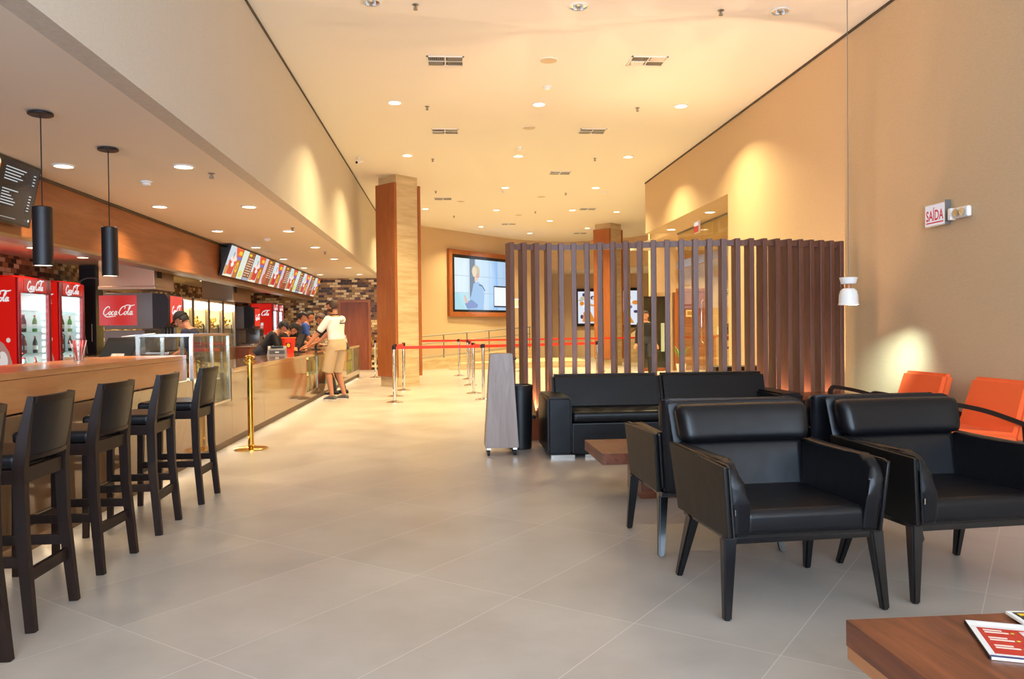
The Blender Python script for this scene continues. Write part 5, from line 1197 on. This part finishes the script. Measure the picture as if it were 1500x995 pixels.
# ================================================================== PEOPLE
def cone_chain(b, pts, rs, seg=12):
    pts = [Vector(p) for p in pts]
    for p, r in zip(pts, rs): b.ell(p, r, r, r, seg, 8)
    for (p, r), (q, s_) in zip(zip(pts, rs), list(zip(pts, rs))[1:]):
        if (q - p).length > 1e-4: b.cyl(p, q, r, s_, seg)
def remesh(o, vox, smooth=2):
    m = o.modifiers.new('remesh', 'REMESH'); m.mode = 'VOXEL'; m.voxel_size = vox; m.use_smooth_shade = True
    s = o.modifiers.new('smooth', 'SMOOTH'); s.factor = .5; s.iterations = smooth
def ik(a, c, l1, l2, bend):
    d = c - a; L = min(d.length, (l1 + l2) * .999); dn = d.normalized(); c2 = a + dn * L
    x = (l1 ** 2 - l2 ** 2 + L ** 2) / (2 * L); h = math.sqrt(max(0, l1 ** 2 - x ** 2))
    bn = (bend - dn * bend.dot(dn)).normalized()
    return a + dn * x + bn * h, c2
def person(label, loc, rz, k=1.0, lean=0, hip=None, hands=None, feet=None, head=(0, 0), top='shirt_white', bottom='khaki', shorts=False, hair='hair', cap=False, shoe='shoe', beard=False, vox=.009, trim_=None, skin='skin', back_print=False, sleeve=.55):
    t = thing('person', label, 'person', loc, rz)
    S = lambda v: Vector(v) * k
    pel = Vector(hip) * k if hip else S((0, 0, .93))
    Rl = Matrix.Rotation(-math.radians(lean), 3, 'X')
    up = lambda x, y, z: pel + Rl @ (Vector((x, y, z)) * k)      # torso frame, z above pelvis
    # feet, legs
    feet = feet or [(-.10, 0, 0), (.10, .02, 0)]
    legs = []
    for s, f in zip((-1, 1), feet):
        hj = pel + Vector((s * .09 * k, 0, -.02)); ank = Vector(f) * k + Vector((0, 0, .085 * k)); kn, ank = ik(hj, ank, .43 * k, .43 * k, Vector((0, 1, 0)))
        legs.append((hj, kn, ank))
    neck = up(0, .0, .52); hc = neck + Matrix.Rotation(-math.radians(lean * .4 + head[0]), 3, 'X') @ Vector((0, .02, .135)) * k
    HR = Matrix.Rotation(math.radians(head[1]), 3, 'Z') @ Matrix.Rotation(-math.radians(lean * .4 + head[0]), 3, 'X')
    hd = lambda x, y, z: hc + HR @ (Vector((x, y, z)) * k)
    secs = [(-.10, .155, .105, 0), (0, .165, .115, 0), (.10, .150, .105, .0), (.22, .150, .105, .005), (.34, .172, .112, .0), (.42, .175, .105, -.005), (.475, .13, .08, -.01), (.51, .065, .06, -.005)]
    def torso(b, grow=0, z0=-9, z1=9):
        R_ = []
        for z, rx, ry, yo in secs:
            if z0 <= z <= z1: R_.append([up(math.cos(2 * PI * i / 20) * (rx + grow), yo + math.sin(2 * PI * i / 20) * (ry + grow), z) for i in range(20)])
        b.skin_rings(R_)
    sh = [up(s * .175, -.005, .435) for s in (-1, 1)]
    hands = hands or [(-.27, .08, .82), (.27, .08, .82)]
    arms = []
    for s, p, hnd in zip((-1, 1), sh, hands):
        el, wr = ik(p, Vector(hnd) * k, .29 * k, .26 * k, Vector((s * .6, -1, -.4))); arms.append((p, el, wr))
    b = MB(); torso(b)
    cone_chain(b, [up(0, -.005, .47), hd(0, -.02, -.09)], [.056 * k, .054 * k])
    b.ell(hd(0, -.008, .02), .076 * k, .096 * k, .105 * k, 18, 12, HR.to_4x4()); b.ell(hd(0, .03, -.055), .055 * k, .055 * k, .058 * k, 14, 10, HR.to_4x4())
    b.ell(hd(0, .096, -.012), .013 * k, .016 * k, .024 * k, 8, 6, HR.to_4x4())
    b.ell(hd(0, .082, -.057), .022 * k, .010 * k, .008 * k, 8, 6, HR.to_4x4()); b.ell(hd(0, .085, .028), .05 * k, .012 * k, .010 * k, 8, 6, HR.to_4x4())
    for s in (-1, 1): b.ell(hd(s * .078, -.012, -.005), .010 * k, .020 * k, .030 * k, 8, 6, HR.to_4x4())
    for s, (p, e, w_) in zip((-1, 1), arms):
        cone_chain(b, [p, p.lerp(e, .4), e], [.058 * k, .050 * k, .040 * k]); cone_chain(b, [e, e.lerp(w_, .3), w_], [.040 * k, .042 * k, .027 * k])
        # hand: palm, four fingers of different length, a thumb from the side
        fd = (w_ - e).normalized(); flat = Vector((fd.x, fd.y, fd.z * .35)).normalized(); sd = flat.cross(Vector((0, 0, 1))).normalized() * s; dn = Vector((0, 0, -1)); dn = (dn - flat * dn.dot(flat)).normalized()
        pc = w_ + flat * .048 * k
        Tm = Matrix((sd, flat, -dn)).transposed().to_4x4(); b.ell(pc, .040 * k, .052 * k, .016 * k, 12, 8, Tm)
        for q, (off, ln) in enumerate(((-.030, .060), (-.010, .074), (.010, .078), (.029, .070))):
            r0 = w_ + flat * .085 * k - sd * off * k; mid = r0 + flat * ln * .5 * k + dn * .006 * k; tip = mid + flat * ln * .42 * k + dn * .022 * k
            cone_chain(b, [r0 - flat * .02 * k, r0, mid, tip], [.0105 * k, .0105 * k, .0098 * k, .0088 * k], 8)
        r0 = w_ + flat * .028 * k - sd * .030 * k; cone_chain(b, [r0, r0 + flat * .03 * k - sd * .028 * k, r0 + flat * .062 * k - sd * .036 * k + dn * .01 * k], [.013 * k, .0115 * k, .010 * k], 8)
    for s, (h_, kn, an) in zip((-1, 1), legs):
        cone_chain(b, [h_, h_.lerp(kn, .5), kn], [.085 * k, .072 * k, .052 * k]); cone_chain(b, [kn, kn.lerp(an, .3) + Vector((0, -.012, 0)), an], [.050 * k, .054 * k, .034 * k])
        cone_chain(b, [an, an + Vector((0, .03, -.045)) * k, an + Vector((0, .13, -.055)) * k], [.036 * k, .034 * k, .026 * k])
    o = b.build('body', skin, t); remesh(o, vox * .75)
    # shirt
    b = MB(); torso(b, .016 * k, -.11 if not shorts else -.10, .48)
    b.ell(up(0, -.005, .46), .10 * k, .075 * k, .045 * k, 16, 8, Rl.to_4x4())
    for p, e, w_ in arms:
        m_ = p.lerp(e, sleeve * 1.3 if sleeve < 1 else 1)
        cone_chain(b, [p, m_], [.070 * k, .060 * k])
        if sleeve >= 1: cone_chain(b, [e, e.lerp(w_, .85)], [.055 * k, .04 * k])
    o = b.build('shirt', top, t); remesh(o, vox)
    if trim_:
        for p, e, w_ in arms:
            b = MB(); m_ = p.lerp(e, sleeve * 1.3 + .19); d = (e - p).normalized(); b.cyl(m_ - d * .012, m_ + d * .012, .064 * k, .062 * k, 20); b.build('sleeve_trim', trim_, t)
        b = MB(); c_ = up(0, -.004, .515); b.T = Matrix.Translation(c_) @ Rl.to_4x4(); b.lathe([(.064 * k, -.012), (.070 * k, 0), (.064 * k, .012)], seg=20, cap=False); b.build('collar', trim_, t)
    if back_print:
        a = Art()
        a.script(0, .035, .10, '#26201f', .3); a.rect(-.075, -.022, .075, .0, '#26201f')
        a.build('back_print', t, up(.01, -.142, .37), -(Rl @ Vector((-1, 0, 0))), Rl @ Vector((0, 0, 1)), 'print', .0002)
    # trousers or shorts
    b = MB(); torso(b, .018 * k, -.12, .10)
    for s, (h_, kn, an) in zip((-1, 1), legs):
        if shorts: cone_chain(b, [h_], [.104 * k]); b.cyl(h_, h_.lerp(kn, 1.06), .102 * k, .100 * k, 20)
        else: cone_chain(b, [h_, h_.lerp(kn, .5), kn], [.094 * k, .084 * k, .066 * k]); cone_chain(b, [kn, kn.lerp(an, .95)], [.064 * k, .052 * k])
    o = b.build('shorts' if shorts else 'trousers', bottom, t); remesh(o, vox)
    for s, (h_, kn, an) in zip((-1, 1), legs):
        b = MB(); c_ = Vector((an.x, an.y, 0)); R_ = []
        for y, wx, z1 in ((-.085, .030, .05), (-.07, .040, .075), (-.02, .043, .095), (.04, .046, .082), (.11, .050, .055), (.155, .044, .042), (.185, .022, .030)):
            R_.append([c_ + Vector((math.cos(2 * PI * i / 14) * wx, y, .0 + (z1 / 2) * (1 + math.sin(2 * PI * i / 14)))) * 1 for i in range(14)])
        b.skin_rings(R_); shoe_o = b.build('shoe', shoe, t)
        bb = MB(); bb.skin_rings([[c_ + Vector((x, y, 0)) for x, y in ((-.038, -.085), (.038, -.085), (.05, .1), (.03, .185), (-.03, .185), (-.05, .1))], [c_ + Vector((x, y, .016)) for x, y in ((-.038, -.085), (.038, -.085), (.05, .1), (.03, .185), (-.03, .185), (-.05, .1))]]); bb.build('sole', 'paper' if shoe == 'shoe' else 'rubber', shoe_o)
    # hair, eyes, cap
    def shell(g, keep, nm, m):
        b = MB(); vs_ = b.ell((0, 0, 0), (.076 + g) * k, (.096 + g) * k, (.105 + g) * k, 24, 16)
        dead = [f for f in b.bm.faces if not keep(f.calc_center_median() / k)]
        bmesh.ops.delete(b.bm, geom=dead, context='FACES')
        for v in b.bm.verts: v.co = hc + HR @ (v.co + Vector((0, -.010, .022)) * k)
        o = b.build(nm, m, t); sm_ = o.modifiers.new('thick', 'SOLIDIFY'); sm_.thickness = .014 * k; sm_.offset = -1; return o
    shell(.013, lambda c: c.z > .045 or c.y < .01 and c.z > -.065, 'hair', hair)
    if beard: shell(.004, lambda c: c.z < -.05 and c.y > -.01 and not (c.z > -.062 and c.y > .07), 'beard', hair)
    for s in (-1, 1): b = MB(); b.ell(hd(s * .03, .082, .002), .012 * k, .010 * k, .008 * k, 8, 6, HR.to_4x4()); e_ = b.build('eye', 'white', t); b = MB(); b.ell(hd(s * .03, .0905, .002), .005 * k, .003 * k, .005 * k, 8, 6, HR.to_4x4()); b.build('iris', 'black', e_)
    if cap:
        shell(.022, lambda c: c.z > .030, 'cap', 'black_cloth')
        b = MB(); R_ = []
        for q in range(9):
            an_ = math.radians(-60 + 15 * q); R_.append([hd(math.sin(an_) * .088, math.cos(an_) * .09, .052), hd(math.sin(an_) * .085, .04 + math.cos(an_) * .135, .040), hd(math.sin(an_) * .085, .04 + math.cos(an_) * .135, .034), hd(math.sin(an_) * .088, math.cos(an_) * .09, .046)])
        b.skin_rings(R_); b.build('cap_brim', 'black_cloth', t)
    return t
# customer in white shirt, his back half turned to the camera, both hands on the counter
person('man in a white T-shirt with black trim and khaki shorts, leaning on the counter', (-2.02, 14.36, 0), math.radians(58), 1.055, lean=6, hip=(0, -.02, .93), hands=[(-.40, .36, .86), (-.10, .47, .86)], feet=[(-.13, .0, 0), (.13, -.05, 0)], head=(12, 14), top='shirt_white', bottom='khaki', shorts=True, hair='brownhair', beard=True, vox=.008, trim_='black_cloth', back_print=True)
person('second customer in dark trousers bending over the counter beyond the man in white', (-2.20, 15.6, 0), math.radians(88), 1.02, lean=30, hip=(0, -.10, .90), hands=[(-.16, .50, .90), (.14, .54, .90)], feet=[(-.11, .02, 0), (.12, -.12, 0)], head=(34, 0), top='black_cloth', bottom='denim', hair='brownhair', shoe='shoe_black')
person('worker in black cap and navy shirt bending behind the glass showcase', (-3.42, 11.1, 0), math.radians(88), .92, lean=18, hands=[(-.16, .40, .95), (.16, .40, .95)], head=(26, 0), top='navy', bottom='denim', cap=True, shoe='shoe_black', sleeve=.5)
person('worker in black cap and black shirt bending behind the counter, farthest left of the group', (-3.58, 15.5, 0), math.radians(-84), .95, lean=42, hip=(0, -.05, .90), hands=[(-.18, .56, .92), (.14, .56, .92)], head=(24, 0), top='black_cloth', bottom='denim', cap=True, shoe='shoe_black')
person('worker in black cap looking down beside the first capped worker at the counter', (-3.56, 16.35, 0), math.radians(-84), .94, lean=44, hip=(0, -.05, .90), hands=[(-.18, .56, .92), (.14, .56, .92)], head=(26, 0), top='black_cloth', bottom='denim', cap=True, shoe='shoe_black')
person('dark-haired worker in a black T-shirt standing behind the counter', (-3.42, 17.3, 0), math.radians(-80), 1.0, lean=22, hands=[(-.20, .42, .92), (.16, .42, .92)], head=(14, 0), top='black_cloth', bottom='denim', shoe='shoe_black')
person('worker in a blue shirt behind the counter, right of the one in black', (-3.42, 18.3, 0), math.radians(-80), 1.02, lean=20, hands=[(-.20, .42, .92), (.16, .42, .92)], head=(12, 0), top='blue_cloth', bottom='denim', shoe='shoe_black')
person('person in dark clothes standing far behind the slats left of the dark display', (5.12, 20.1, 0), math.radians(170), .97, top='black_cloth', bottom='denim', shoe='shoe_black', sleeve=1)
